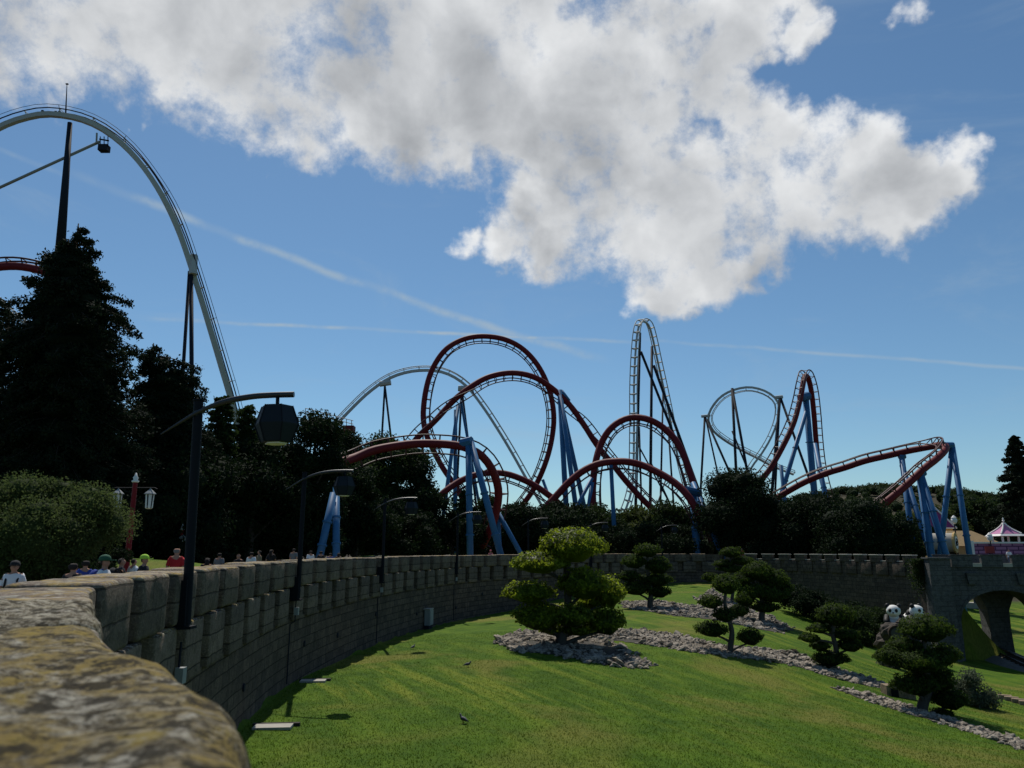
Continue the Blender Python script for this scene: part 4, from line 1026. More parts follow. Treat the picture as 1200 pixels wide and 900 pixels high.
track('narrow white peak seen end on with its ladder of cross ties', [(728, 610, 222), (738, 583, 225), (742, 557, 228), (743, 503, 231), (743, 453, 234), (745, 410, 237), (748, 385, 240), (753, 377, 243), (760, 381, 246), (765, 397, 249), (770, 420, 253), (776, 447, 258), (783, 480, 263), (791, 520, 268), (801, 563, 272), (812, 600, 276)],
      lambda c, T_: c-np.array([c[:, 0].mean()-2, 250., 20.]), 'white_paint', 'white_paint', r=.30, h=.9, g=1.15, rr=.17, tie=3.2, square=True, step=1.6, group=G2, tr_=.2)
track('white teardrop shaped turn behind the rounded tree', [(868, 575, 250), (880, 549, 250), (893, 531, 249), (904, 512, 248), (912, 490, 248), (912, 472, 248), (900, 460, 248), (881, 454, 249), (863, 456, 251), (846, 464, 253), (834, 478, 255), (830, 491, 256), (836, 505, 257), (851, 517, 258), (870, 528, 258), (888, 537, 258), (905, 546, 258), (930, 556, 258)],
      toward(872, 488, 250), 'white_paint', 'white_paint', r=.36, h=1.15, g=.7, rr=.13, tie=4, square=True, step=2, group=G2)
track('short white piece of track cut by the left edge', [(-30, 330, 95), (-5, 350, 95), (10, 364, 95), (24, 376, 95), (50, 396, 95)], up(1), 'white_paint', 'white_paint', r=.18, h=.4, g=.4, rr=.06, tie=2, square=True, group=G2)
# --- red coaster
track('red curve of track cut by the left edge beside the conifer', [(-40, 330, 80), (-15, 316, 80), (10, 312, 80), (35, 314, 80), (60, 322, 80), (90, 345, 80)], up(1), r=.45, h=.8, g=.6)
track('tallest red vertical loop', [(625, 650, 128), (590, 632, 129), (565, 612, 129.5), (547, 592, 130), (534, 570, 131), (520, 550, 131), (509, 530, 132), (500, 510, 132), (496, 488, 133), (499, 458, 133), (507, 432, 134), (522, 410, 134), (542, 398, 135), (566, 394, 135), (592, 398, 135), (614, 410, 136), (632, 431, 136), (644, 458, 137), (649, 488, 137), (646, 518, 138), (638, 546, 138), (626, 572, 139), (612, 592, 140), (592, 614, 141), (560, 640, 142)],
      toward(575, 500, 135), r=.49, h=1.12, g=.68, rr=.10)
u1 = (-.2, -.3, -1.)
track('red double bend swooping from the left over the loop down to the right', [(478, 528, 122), (492, 510, 122), (510, 493, 122), (530, 471, 123), (548, 456, 123), (572, 442, 124), (600, 437, 125), (626, 442, 125), (648, 456, 126), (667, 474, 126), (683, 496, 126), (700, 522, 126), (717, 543, 126), (733, 563, 126), (750, 582, 126), (765, 597, 126), (790, 620, 126)],
      [(-.6, -.8, .3), (-.6, -.8, .3), (-.5, -.8, 0), (0, -.9, -.5), (.2, -.5, -1), (.1, -.2, -1), (0, -.1, -1), (-.2, 0, -1), (-.4, .2, -.8), (-.3, .6, -.2), (.3, .7, .3), (.7, .3, .6), (.8, .1, .6), (.8, 0, .6), (.8, 0, .6), (.8, 0, .6), (.8, 0, .6)], r=.49, h=1.12, g=.7, rr=.10)
track('tall narrow red arch beside the white peak', [(706, 640, 116), (699, 615, 116), (695, 590, 116), (695, 566, 117), (698, 542, 117), (704, 521, 118), (714, 504, 118), (728, 493, 118), (744, 489, 118), (761, 492, 117), (777, 501, 117), (791, 515, 116), (801, 533, 115), (808, 552, 114), (814, 572, 113), (824, 600, 112), (836, 640, 110)],
      toward(752, 590, 116), r=.52, h=1.1, g=.7, rr=.10)
track('low red hump on the left of the two matching humps', [(478, 640, 104), (490, 612, 104), (504, 593, 105), (520, 577, 105), (537, 565, 106), (556, 557, 106), (575, 554, 107), (592, 555, 107), (608, 560, 107), (625, 568, 107), (640, 578, 107), (655, 590, 107), (675, 610, 107)],
      toward(576, 640, 106), r=.44, h=1.0, g=.65, rr=.09)
track('low red hump on the right of the two matching humps', [(628, 606, 106), (640, 594, 106), (652, 581, 106), (667, 565, 106), (683, 552, 106), (700, 544, 106), (717, 541, 106), (734, 541, 105), (752, 545, 105), (770, 553, 104), (787, 563, 103), (800, 574, 102), (812, 590, 101), (822, 612, 101)],
      toward(722, 630, 106), r=.48, h=1.0, g=.65, rr=.09)
track('nearest red curve of track banked on its side above the dark tree', [(330, 640, 62), (350, 590, 64), (375, 558, 67), (398, 543, 70), (417, 536, 72), (437, 528, 73), (462, 523, 74), (487, 520, 75), (512, 520, 75), (535, 522, 75), (550, 526, 75), (563, 533, 76), (573, 544, 76.5), (580, 558, 77), (584, 574, 78), (583, 592, 79), (577, 615, 80), (565, 640, 82)],
      lambda c, T_: np.tile(np.array([.05, 1., .06]), (len(c), 1)), r=.42, h=.55, g=.92, rr=.085, tie=1.6)
track('steep red peak with blue supports right of the teardrop turn', [(850, 615, 150), (870, 590, 150), (887, 568, 150), (902, 550, 151), (918, 522, 152), (930, 496, 153), (937, 471, 154), (941, 450, 155), (943, 441, 157), (947, 443, 159), (951, 460, 161), (954, 487, 163), (956, 513, 165), (959, 541, 167), (964, 566, 169), (974, 600, 171)],
      [(-.6, -.5, .6)]*6+[(-.7, -.6, .5), (-.5, -.5, .8), (0, 0, 1), (.5, .4, .8), (.8, .5, .2)]+[(.9, .5, .1)]*5, r=.55, h=1.2, g=.8, rr=.12, tie=2)
track('long red ramp with a hairpin bend on blue legs at the right', [(878, 606, 108), (903, 588, 107), (923, 576, 106), (943, 565, 105), (967, 555, 104), (990, 548, 103), (1014, 540, 102), (1040, 534, 101), (1066, 528, 100), (1088, 524, 98.5), (1101, 521.5, 96.5), (1108, 522.5, 94), (1107, 528, 91.5), (1097, 538, 90), (1083, 549, 89), (1067, 564, 88.5), (1050, 579, 88), (1033, 593, 88), (1010, 615, 88)],
      [(-.1, -.15, 1)]*8+[(-.2, -.15, 1), (-.5, -.1, .8), (-.75, -.1, .6), (-.85, 0, .55), (-.8, .1, .6), (-.6, .1, .8)]+[(-.5, .1, .9)]*5, r=.42, h=.82, g=.6, rr=.085, tie=1.9)

def support(label, mat, legs, group, cap=None, collars=False, rs=None):
    if rs is None: rs = .76 if legs[0][0][2] < 112 else .60
    """legs: ((u,v,Y),(u,v,Y) , r0, r1) top to bottom; the foot is carried down to the ground"""
    q = P(*legs[0][1]); t = thing('coaster_support', label, 'support column', (q.x, q.y, gz(q.x, q.y)), group)
    for (a, c, r0, r1) in legs:
        A_, B_ = P(*a), P(*c); d = B_-A_; end = B_; r0, r1 = r0*rs, r1*rs
        if c[1] > 480 and d.z < 0 and abs(d.z) > .3*d.length:
            k_ = (A_.z-gz(B_.x, B_.y))/(-d.z); end = A_+d*k_; g_ = gz(end.x, end.y); end = A_+d*((A_.z-g_)/(-d.z)) if k_ > 1 else B_
        b = MB(); b.tube([A_, end], [r0, r1], 12)
        lg = b.build('leg', mat, t, True)
        if collars:
            for f in (.45, .8):
                m = A_.lerp(B_, f); e = (B_-A_).normalized(); b = MB(); b.tube([m-e*.06, m+e*.06], r0*1.35, 12); b.build('flange', mat, lg)
    if cap:
        for (a, c, r_) in cap: b = MB(); b.tube([P(*a), P(*c)], r_, 8); b.build('bracket', 'white_paint' if mat == 'steel_dark' else mat, t)
GB = 'blue supports of the red coaster'; GD = 'dark supports of the white coaster'
support('thick dark column under the crest of the big white arch', 'steel_dark', [((82, 144, 100), (70, 300, 100), .42, .85)], GD)
support('pair of dark legs under the right flank of the big white arch', 'steel_dark', [((224, 320, 106), (225, 520, 106), .38, .42), ((222, 318, 106), (209, 520, 106), .30, .36)], GD, [((226, 322, 106), (227, 300, 106.5), .62)])
support('dark leg pair under the left of the white camelback', 'steel_dark', [((451, 452, 200), (447, 520, 200), .45, .5), ((451, 452, 200), (459, 520, 200), .45, .5)], GD, [((445, 450, 200), (458, 448, 200), .8)])
support('dark leg pair under the right of the white camelback', 'steel_dark', [((541, 456, 200), (536, 560, 200), .5, .5), ((541, 456, 200), (549, 520, 200), .5, .5)], GD, [((537, 455, 200), (548, 456, 200), .8)])
support('dark scaffold of tall legs bracing the narrow white peak', 'steel_dark', [((750, 390, 240), (745, 590, 238), .7, .8), ((764, 406, 250), (762, 590, 246), .75, .85), ((751, 412, 243), (817, 578, 262), .7, .8), ((766, 428, 252), (828, 600, 262), .8, .9), ((777, 460, 256), (774, 590, 252), .5, .6),
        ((783, 500, 262), (790, 600, 258), .5, .6), ((747, 520, 240), (786, 592, 250), .4, .4), ((749, 500, 240), (752, 600, 240), .5, .5), ((762, 540, 247), (790, 600, 250), .35, .35), ((781, 560, 255), (765, 605, 246), .35, .35)], GD)
support('dark legs at the left end of the white teardrop turn', 'steel_dark', [((826, 487, 256), (821, 575, 256), .6, .65), ((827, 490, 256), (844, 568, 256), .45, .5), ((826, 488, 256), (858, 560, 252), .6, .65)], GD, [((822, 488, 256), (832, 487, 256), .5)])
support('tall dark leg pair inside the white teardrop turn', 'steel_dark', [((858, 455, 251), (863, 560, 251), .75, .8), ((858, 455, 251), (877, 560, 248), .7, .75), ((858, 505, 256), (884, 570, 256), .5, .5)], GD)
support('dark legs at the right end of the white teardrop turn', 'steel_dark', [((914, 465, 248), (904, 585, 246), .8, .9), ((914, 465, 248), (908, 585, 250), .5, .6), ((915, 467, 248), (948, 560, 244), .65, .7)], GD, [((908, 466, 248), (917, 465, 248), .6)])
support('near blue A frame carrying the banked red curve', 'blue_paint', [((549, 520, 74.6), (551, 655, 74), .40, .42), ((552, 518, 74.6), (588, 655, 73), .40, .42)], GB, [((541, 520, 75), (553, 517, 74.5), .5)], True)
support('two short blue legs beside the second lamp', 'blue_paint', [((391, 578, 49), (374, 655, 48), .30, .32), ((394, 570, 50), (394, 655, 48), .28, .3)], GB, None, True)
support('small blue leg pair at the foot of the near red curve', 'blue_paint', [((583, 600, 80), (611, 650, 80), .32, .32), ((583, 600, 80), (586, 650, 81), .3, .3)], GB)
support('slim blue and dark legs under the left of the red double bend', 'blue_paint', [((537, 474, 124), (520, 600, 122), .5, .55), ((534, 480, 124), (533, 600, 126), .5, .55), ((540, 470, 124), (548, 515, 126), .35, .4)], GB)
support('tall blue tripod below the right shoulder of the red loop', 'blue_paint', [((656, 457, 126), (664, 605, 126), .72, .75), ((656, 458, 126), (677, 610, 124), .6, .7), ((657, 470, 126), (686, 600, 130), .62, .68), ((658, 458, 126), (667, 470, 126), .5, .5)], GB)
support('blue legs at the left foot of the tall red arch', 'blue_paint', [((694, 560, 116), (670, 605, 116), .45, .5), ((694, 565, 116), (688, 605, 116), .5, .5)], GB)
support('slim blue leg under the middle of the low right hump', 'blue_paint', [((716, 545, 106), (719, 605, 106), .36, .4)], GB)
support('blue stay beside the right foot of the tallest loop', 'blue_paint', [((636, 562, 138), (650, 600, 138), .45, .5)], GB)
support('thick blue leg pair at the right foot of the tall red arch', 'blue_paint', [((812, 576, 104), (817, 650, 101), .62, .66), ((812, 566, 106), (846, 650, 100), .48, .52)], GB, [((804, 574, 103), (820, 578, 104), .55)], True)
support('blue trestle under the steep red peak', 'blue_paint', [((944, 465, 156), (955, 585, 156), 1.05, 1.1), ((946, 478, 156), (914, 585, 154), .72, .78), ((955, 520, 164), (968, 585, 160), .8, .85), ((915, 545, 152), (921, 600, 152), .6, .6)], GB, [((938, 466, 155), (947, 464, 156), .9)], True)
support('blue leg pair under the far side of the ramp', 'blue_paint', [((1057, 538, 100), (1072, 655, 98), .46, .48), ((1057, 545, 100), (1092, 655, 96), .42, .44)], GB, [((1054, 536, 100.5), (1060, 534, 100.5), .4)], True)
support('blue leg pair under the return side of the hairpin', 'blue_paint', [((1078, 558, 89), (1092, 655, 88), .52, .55), ((1079, 556, 89), (1110, 655, 87), .48, .5)], GB, [((1074, 558, 89), (1083, 553, 89), .45)], True)
support('blue A frame at the outermost end of the hairpin', 'blue_paint', [((1116, 523, 94), (1137, 655, 92), .42, .45), ((1116, 523, 94), (1101, 655, 95), .42, .45)], GB, [((1106, 522, 94), (1117, 522, 94), .42)], True)
# footing seen through the arch
p = P(1132, 716, 92); t = thing('concrete_footing', 'flat concrete footing with a blue post seen through the bridge arch', 'footing', (p.x, p.y, gz(p.x, p.y)))
b = MB(); b.box((p.x+.8, p.y, gz(p.x, p.y)+.15), (4.2, 2.4, .6), rz=brz); b.build('slab', 'concrete', t)
b = MB(); b.tube([(p.x-.3, p.y, gz(p.x, p.y)+.4), (p.x-1.6, p.y, -1.4)], .42, 12); b.tube([(p.x+2.6, p.y, gz(p.x, p.y)+.4), (p.x+2.2, p.y, -1.4)], .4, 12); b.build('post', 'blue_paint', t, True)

# mast, diagonal stay, hanging basket, camera boxes, left coaster
t = thing('antenna_mast', 'thin mast rising from the crest of the white arch', 'mast', tuple(P(78, 131, 100))); b = MB(); b.tube([P(77, 132, 100), P(78.5, 99, 100)], [.12, .05], 6); b.build('pole', 'steel_dark', t)
b = MB(); b.box(P(78.6, 98.5, 100), (.35, .2, .15)); b.build('tip', 'steel_dark', t)
t = thing('diagonal_stay', 'long thin grey strut crossing the dark column at the upper left', 'strut', tuple(P(0, 217, 101)))
b = MB(); b.tube([P(-40, 238, 101), P(117, 166, 100.2)], .2, 8); b.build('tube', 'box_grey', t, True)
t = thing('maintenance_basket', 'dark open maintenance basket hanging under the big white arch', 'basket', tuple(P(122, 178, 100)))
b = MB(); b.box(P(122, 174, 100), (1.3, 1.0, .9), rot=None); b.build('cage_floor', 'steel_dark', t)
b = MB(); [b.tube([P(u, 160, 100+d), P(u, 172, 100+d)], .07, 4) for u in (117.5, 122, 126.5) for d in (-.4, .4)]; b.tube([P(116.5, 163, 100), P(127.5, 165, 100)], .12, 4); b.build('cage_bars', 'steel_dark', t)
b = MB(); b.tube([P(113.5, 156, 100), P(113, 168, 100)], .14, 6); b.build('hanger', 'box_grey', t)
for u, v, l in ((50, 130.5, 'left one of the small boxes on the crest of the white arch'), (65.5, 131.5, 'middle one of the small boxes on the crest of the white arch'), (70, 131.5, 'right one of the small boxes on the crest of the white arch')):
    t = thing('camera_box', l, 'light', tuple(P(u, v+2, 100)), 'small boxes on the white arch'); b = MB(); b.box(P(u, v, 100), (.3, .3, .28)); b.tube([P(u, v, 100), P(u, v+3, 100)], .06, 5); b.build('housing', 'steel_dark', t)  # small dark box taken for a camera, not a lamp
# catwalk with red end
t = thing('steel_catwalk', 'thin steel catwalk with railings ending in a red box behind dark trees', 'catwalk', tuple(P(385, 500, 112)))
def cw(u): return 488+(u-360)*.26
b = MB(); b.tube([P(352, cw(352)+5, 112), P(414, cw(414)+5, 112)], .12, 6); b.build('walkway_beam', 'steel_dark', t)
b = MB()
for dv, d in ((-9, 112), (-5, 112), (-9, 113.4), (-5, 113.4)): b.tube([P(358, cw(358)+dv, d), P(414, cw(414)+dv, d)], .05, 4)
for u in np.arange(358, 416, 6): b.tube([P(u, cw(u)-9, 112), P(u, cw(u)+5, 112)], .05, 4)
b.build('railing', 'rail_steel', t)
b = MB(); q = P(409, 503, 112); b.box(q, (1.6, 1.6, .9)); b.box(q+Vector((-1.2, 0, -.8)), (2.4, 1.4, .7)); b.build('red_box', 'red_paint', t)

# ------------------------------------------------------------------ themed buildings at right
def pyr(b, c, hx, hy, h, curve=.0, n=5, over=0):
    rings = []
    for i in range(n+1):
        f = i/n; k_ = (1-f)**(1+curve); rings.append((k_, f*h))
    vs = []; fs = []
    for k_, z in rings:
        k_ = max(k_, .02)
        for sx_, sy_ in ((-1, -1), (1, -1), (1, 1), (-1, 1)): vs.append((c[0]+sx_*hx*k_, c[1]+sy_*hy*k_, c[2]+z))
    for i in range(n):
        for j in range(4): fs.append((i*4+j, i*4+(j+1) % 4, (i+1)*4+(j+1) % 4, (i+1)*4+j))
    fs.append((3, 2, 1, 0)); fs.append(tuple(n*4+j for j in range(4))); b.add(vs, fs)
YB = 118
c = P(1178, 628, YB); t = thing('pagoda_kiosk', 'small pagoda with a curved pink and white roof', 'kiosk', (c.x, c.y, ZP))
b = MB(); pyr(b, (c.x, c.y, c.z+.3), 1.5, 1.5, 1.9, .8, 6); rf = b.build('roof', 'pink_wall_plain', t)
b = MB(); b.box((c.x, c.y, c.z+.12), (3.9, 3.9, .3), taper=.84)
for sx_, sy_ in ((-1, -1), (1, -1), (1, 1), (-1, 1)):
    pts = [(c.x+sx_*1.52*k_, c.y+sy_*1.52*k_, c.z+.35+1.95*(1-k_**(1/1.8))) for k_ in (1, .8, .6, .4, .2, .05)]; b.tube(pts, .11, 5)
b.build('roof_trim', 'pale_trim', rf)
b = MB(); b.lathe((c.x, c.y, c.z+2.1), [(.12, 0), (.2, .15), (.08, .3), (.13, .42), (.02, .65)], 8); b.build('finial', 'pale_trim', rf)
for sx_, sy_ in ((-1, -1), (1, -1), (1, 1), (-1, 1)):
    b = MB(); b.tube([(c.x+sx_*1.2, c.y+sy_*1.2, ZP), (c.x+sx_*1.2, c.y+sy_*1.2, c.z)], .16, 8); b.build('column', 'pale_trim', t)
b = MB(); b.box((c.x, c.y, ZP+.8), (2.5, 2.5, 1.6)); b.build('counter', 'pink_wall_plain', t)
# pink brick wall building
p0, p1 = P(1140, 646, YB-4), P(1225, 646, YB-6); zt_ = P(1160, 637, YB-4).z; t = thing('pink_wall', 'pink and purple brick patterned wall with white coping', 'wall', (p0.x, p0.y, ZP)); b = MB()
L_ = (p1-p0).length; b.add([(p0.x, p0.y, ZP), (p1.x, p1.y, ZP), (p1.x, p1.y, zt_), (p0.x, p0.y, zt_)], [(0, 1, 2, 3)], [(0, 0), (L_, 0), (L_, zt_-ZP), (0, zt_-ZP)])
b.add([(p0.x, p0.y+.5, ZP), (p1.x, p1.y+.5, ZP), (p1.x, p1.y+.5, zt_), (p0.x, p0.y+.5, zt_)], [(3, 2, 1, 0)], [(0, 0), (L_, 0), (L_, zt_-ZP), (0, zt_-ZP)])
b.add([(p0.x, p0.y, ZP), (p0.x, p0.y+.5, ZP), (p0.x, p0.y+.5, zt_), (p0.x, p0.y, zt_)], [(3, 2, 1, 0)]); b.build('brickwork', 'pink_brick', t)
b = MB(); m = (p0+p1)/2; b.box((m.x, m.y+.25, zt_+.12), (L_+.3, .8, .22), rz=math.atan2(p1.y-p0.y, p1.x-p0.x)); b.build('coping', 'pale_trim', t)
b = MB(); b.box((p0.x-.2, p0.y+.2, (zt_+ZP)/2+.2), (.7, .9, zt_-ZP+.4)); b.build('end_pillar', 'pale_trim', t)
# thatched building
c = P(1132, 640, YB+10); t = thing('thatched_hut', 'sand coloured hut with a wide low straw roof', 'building', (c.x, c.y, ZP)); zt_ = P(1132, 622, YB+10).z
b = MB(); b.box((c.x, c.y, (ZP+c.z)/2), (8, 5, c.z-ZP)); b.build('wall', 'yellow_wall', t)
b = MB(); w0, w1 = 4.9, 2.2; vs = [(c.x-w0, c.y-3.3, c.z), (c.x+w0, c.y-3.3, c.z), (c.x+w0, c.y+3.3, c.z), (c.x-w0, c.y+3.3, c.z), (c.x-w1-.8, c.y-.3, zt_), (c.x+w1-1.2, c.y-.3, zt_), (c.x+w1-1.2, c.y+.3, zt_), (c.x-w1-.8, c.y+.3, zt_)]
b.add(vs, [(3, 2, 1, 0), (4, 5, 6, 7), (0, 1, 5, 4), (1, 2, 6, 5), (2, 3, 7, 6), (3, 0, 4, 7)]); b.build('roof', 'straw', t)
# drum shaped booth with a spiral emblem
c = P(1112, 636, 112); t = thing('drum_booth', 'round drum shaped booth with a dark spiral emblem on its end', 'booth', (c.x, c.y, ZP))
dr = Vector((.75, -.66, 0)).normalized(); rad_ = 1.35
e0, e1 = c-Vector((3.0, -1.2, 0)), c+dr*.9
b = MB(); b.tube([c-dr*3.0, c+dr*.9], rad_, 20); b.build('barrel', 'concrete', t, True, autosm=40)
for f in (-2.9, .8): b = MB(); q = c+dr*f; b.tube([q-dr*.12, q+dr*.12], rad_+.09, 20); b.build('hoop', 'yellow_wall', t)
sd = Vector((0, 0, 1)).cross(dr); 
face = c+Vector((.62, -.77, 0))*0; fo = c+dr*.98
b = MB(); b.tube([fo-dr*.02, fo+dr*.03], .9, 20); b.build('emblem_plate', 'pale_trim', t)
pts = []; 
for k_ in range(40):
    th = k_*.26; rr_ = .08+.016*k_; pts.append(fo+dr*.06+sd*math.cos(th)*rr_+Vector((0, 0, math.sin(th)*rr_)))
b = MB(); b.tube(pts, .055, 5); b.build('spiral_emblem', 'lamp_dark', t)
b = MB(); b.box((c.x-.6, c.y+.6, (ZP+c.z-1)/2), (2.6, 2, c.z-1-ZP)); b.build('base', 'wood_brown', t)
# purple roofed house
c = P(1094, 619, 135); t = thing('purple_roof_house', 'little house with a steep purple and pale gable roof among the trees', 'building', (c.x, c.y, ZP))
b = MB(); b.box((c.x, c.y, (ZP+c.z)/2), (4.2, 4.2, c.z-ZP)); b.build('wall', 'yellow_wall', t)
b = MB(); pyr(b, (c.x, c.y, c.z), 2.5, 2.5, 4.0, .15, 4); rf = b.build('roof', 'purple_roof', t)
b = MB(); b.tube([(c.x+2.5, c.y-2.5, c.z+.05), (c.x+.1, c.y-.1, c.z+4.0)], .14, 5); b.tube([(c.x-2.5, c.y-2.5, c.z+.05), (c.x-.1, c.y-.1, c.z+4.0)], .14, 5); b.box((c.x, c.y, c.z-.05), (5.2, 5.2, .2)); b.build('roof_trim', 'pale_trim', rf)
b = MB(); b.box((c.x, c.y-2.12, c.z-1.3), (1.1, .08, 1.3)); b.build('window', 'lamp_dark', t)
# lantern lamp and others
for (u, v, Y, l) in ((1118, 610, 112, 'pale globe street lamp above the drum booth'), (1160, 630, 113, 'short pale globe lamp over the pink wall')):
    c = P(u, v, Y); t = thing('globe_lamp', l, 'street lamp', (c.x, c.y, ZP), 'globe lamps by the themed buildings'); b = MB(); b.tube([(c.x, c.y, ZP), (c.x, c.y, c.z-.3)], .09, 8); b.build('post', 'steel_dark', t)
    b = MB(); b.lathe((c.x, c.y, c.z), [(.12, -.5), (.34, -.3), (.42, .05), (.3, .35), (.36, .4), (.05, .75)], 10); b.build('globe', 'pale_trim', t)
# small red notice on the bridge
c = bp(6.6, -4.8, -.1); t = thing('notice_board', 'small dark red notice board standing behind the bridge parapet', 'sign', (c.x, c.y, zt)); b = MB(); b.box((c.x, c.y, .05), (.75, .08, .6), rz=brz); b.build('board', 'sign_red', t)
b = MB(); b.tube([(c.x, c.y+.06, zt), (c.x, c.y+.06, .4)], .05, 6); b.build('post', 'steel_dark', t)

# ------------------------------------------------------------------ panda statues on their log
PY = 54
def panda(u, v, face, label):
    h = P(u, v, PY); g = h.z-1.6; t = thing('panda_statue', label, 'statue', (h.x, h.y+.4, g), 'panda statues on the log')
    ca = Vector((math.sin(face), -math.cos(face), 0)); sd = Vector((math.cos(face), math.sin(face), 0)); upv = Vector((0, 0, 1))
    kq = .8
    def q(a, s_, z): return h+(ca*a+sd*s_+upv*z)*kq
    b = MB(); b.blob(q(-.62, 0, -.95), (.72*kq, .72*kq, .85*kq), 16, 1, .03); b.blob(q(-.3, 0, -.55), (.46*kq, .46*kq, .4*kq), 12, 2, .03); b.build('torso', 'panda_white', t, True)
    b = MB(); b.blob(q(0, 0, 0), (.56*kq, .56*kq, .50*kq), 18, 3, .02); b.blob(q(.40, 0, -.14), (.24*kq, .24*kq, .18*kq), 12, 4, .02); hd = b.build('head', 'panda_white', t, True)
    for s_ in (-1, 1):
        b = MB(); b.blob(q(-.05, s_*.44, .42), (.19*kq, .19*kq, .2*kq), 12, 5, .02); b.build('ear', 'panda_black', hd, True)
        b = MB(); b.blob(q(.43, s_*.22, .06), (.15*kq, .15*kq, .17*kq), 10, 6, .02); b.build('eye_patch', 'panda_black', hd, True)
        b = MB(); b.tube([q(-.35, s_*.5, -.5), q(.05, s_*.62, -.85), q(.45, s_*.45, -.95)], [.24, .19, .16], 12); b.build('arm', 'panda_black', t, True)
        b = MB(); b.tube([q(-.5, s_*.5, -1.5), q(.1, s_*.66, -1.6), q(.5, s_*.6, -1.45)], [.29, .24, .21], 12); b.build('leg', 'panda_black', t, True)
    b = MB(); b.blob(q(.62, 0, -.1), (.08*kq, .1*kq, .07*kq), 8, 7, .02); b.build('nose', 'panda_black', hd, True)
    b = MB(); b.tube([q(-.75, 0, -.35), q(-.45, 0, -.42)], [.4, .4], 14, caps=True); b.build('shoulder_band', 'panda_black', t, True)
panda(1047, 716, -.5, 'left white and black panda statue looking to the left'); panda(1074, 716, .45, 'right white and black panda statue, partly behind the domed tree')
c = P(1048, 741, PY-1.6); t = thing('hollow_log', 'brown hollow log cart beneath the panda statues', 'log', (c.x, c.y, gz(c.x, c.y)))
b = MB(); dl = Vector((.25, 1, 0)).normalized(); g_ = gz(c.x, c.y)
for k_, (o_, r_) in enumerate((((.0, .2, -.1), (.75, .8, .7)), ((.9, .8, -.2), (.8, .8, .75)), ((1.9, 1.2, -.1), (.7, .7, .7)), ((.7, .4, .35), (.45, .4, .45)), ((.2, .8, -.9), (1.1, 1., .9)), ((1.6, 1.0, -.9), (1.2, 1., .9)))):
    b.blob(c+Vector(o_), r_, 16, k_+3, .16, 2.4)
b.build('stump', 'bark', t, False)
b = MB(); b.tube([c-dl*.75, c+dl*.2], .50, 14); b.build('log_shell', 'wood_brown', t, True, autosm=40)
b = MB(); b.tube([c-dl*.78, c-dl*.745], .36, 14); b.build('log_end', 'bark_grey', t)
# pale trough behind large dark tree
p = groundhit(1066, 822); t = thing('stone_trough', 'pale concrete trough half hidden behind the large dark tree', 'trough', tuple(p)); b = MB(); b.box((p.x, p.y+1.0, p.z+.25), (1.3, .6, .6)); b.build('basin', 'rock_pale', t)
b = MB(); b.box((p.x-.3, p.y+.68, p.z+.22), (.3, .1, .4)); b.build('opening', 'lamp_dark', t)

# ------------------------------------------------------------------ red lantern posts
def lantern_post(u, vt, Y, label, arms, lan=.42):
    top = P(u, vt, Y); x, y = top.x, top.y; zb = gz(x, y); t = thing('lantern_post', label, 'lamp post', (x, y, zb), 'red posts with white lanterns')
    b = MB(); b.tube([(x, y, zb), (x, y, top.z-.25)], [.11, .085], 10); b.build('pole', 'post_red', t, True, autosm=40)
    b = MB(); b.lathe((x, y, top.z-.3), [(.11, 0), (.14, .05), (.07, .1), (.10, .18), (.05, .25), (.02, .36)], 10); b.build('finial', 'pale_trim', t, True)
    for s_ in arms:
        b = MB(); b.tube([(x, y, top.z-.5), (x+s_*.75, y, top.z-.5), (x+s_*.85, y, top.z-.55)], .022, 6); b.build('arm', 'lamp_dark', t)
        lx = x+s_*.6; zt_ = top.z-.5
        b = MB(); b.lathe((lx, y, zt_-.78), [(.10, 0), (.15, .04), (.17, .52), (.16, .55)], 6); ln = b.build('lantern', 'pale_trim', t)
        b = MB(); b.lathe((lx, y, zt_-.22), [(.24, -.02), (.23, 0), (.12, .1), (.04, .16), (.02, .22)], 6); b.build('lantern_roof', 'box_grey', ln)
        b = MB()
        for k_ in range(6):
            th = 2*math.pi*k_/6+.52; b.tube([(lx+.12*math.cos(th), y+.12*math.sin(th), zt_-.77), (lx+.175*math.cos(th), y+.175*math.sin(th), zt_-.24)], .022, 4)
        b.tube([(lx-.17, y, zt_-.5), (lx+.17, y, zt_-.5)], .018, 4); b.build('lantern_frame', 'lamp_dark', ln)
lantern_post(159.5, 556, 29, 'tall red post with two hanging white lanterns beside the olive green tree', (-1, 1))
lantern_post(214, 615, 44, 'small red topped lantern post behind the man in red', (.1, .95))

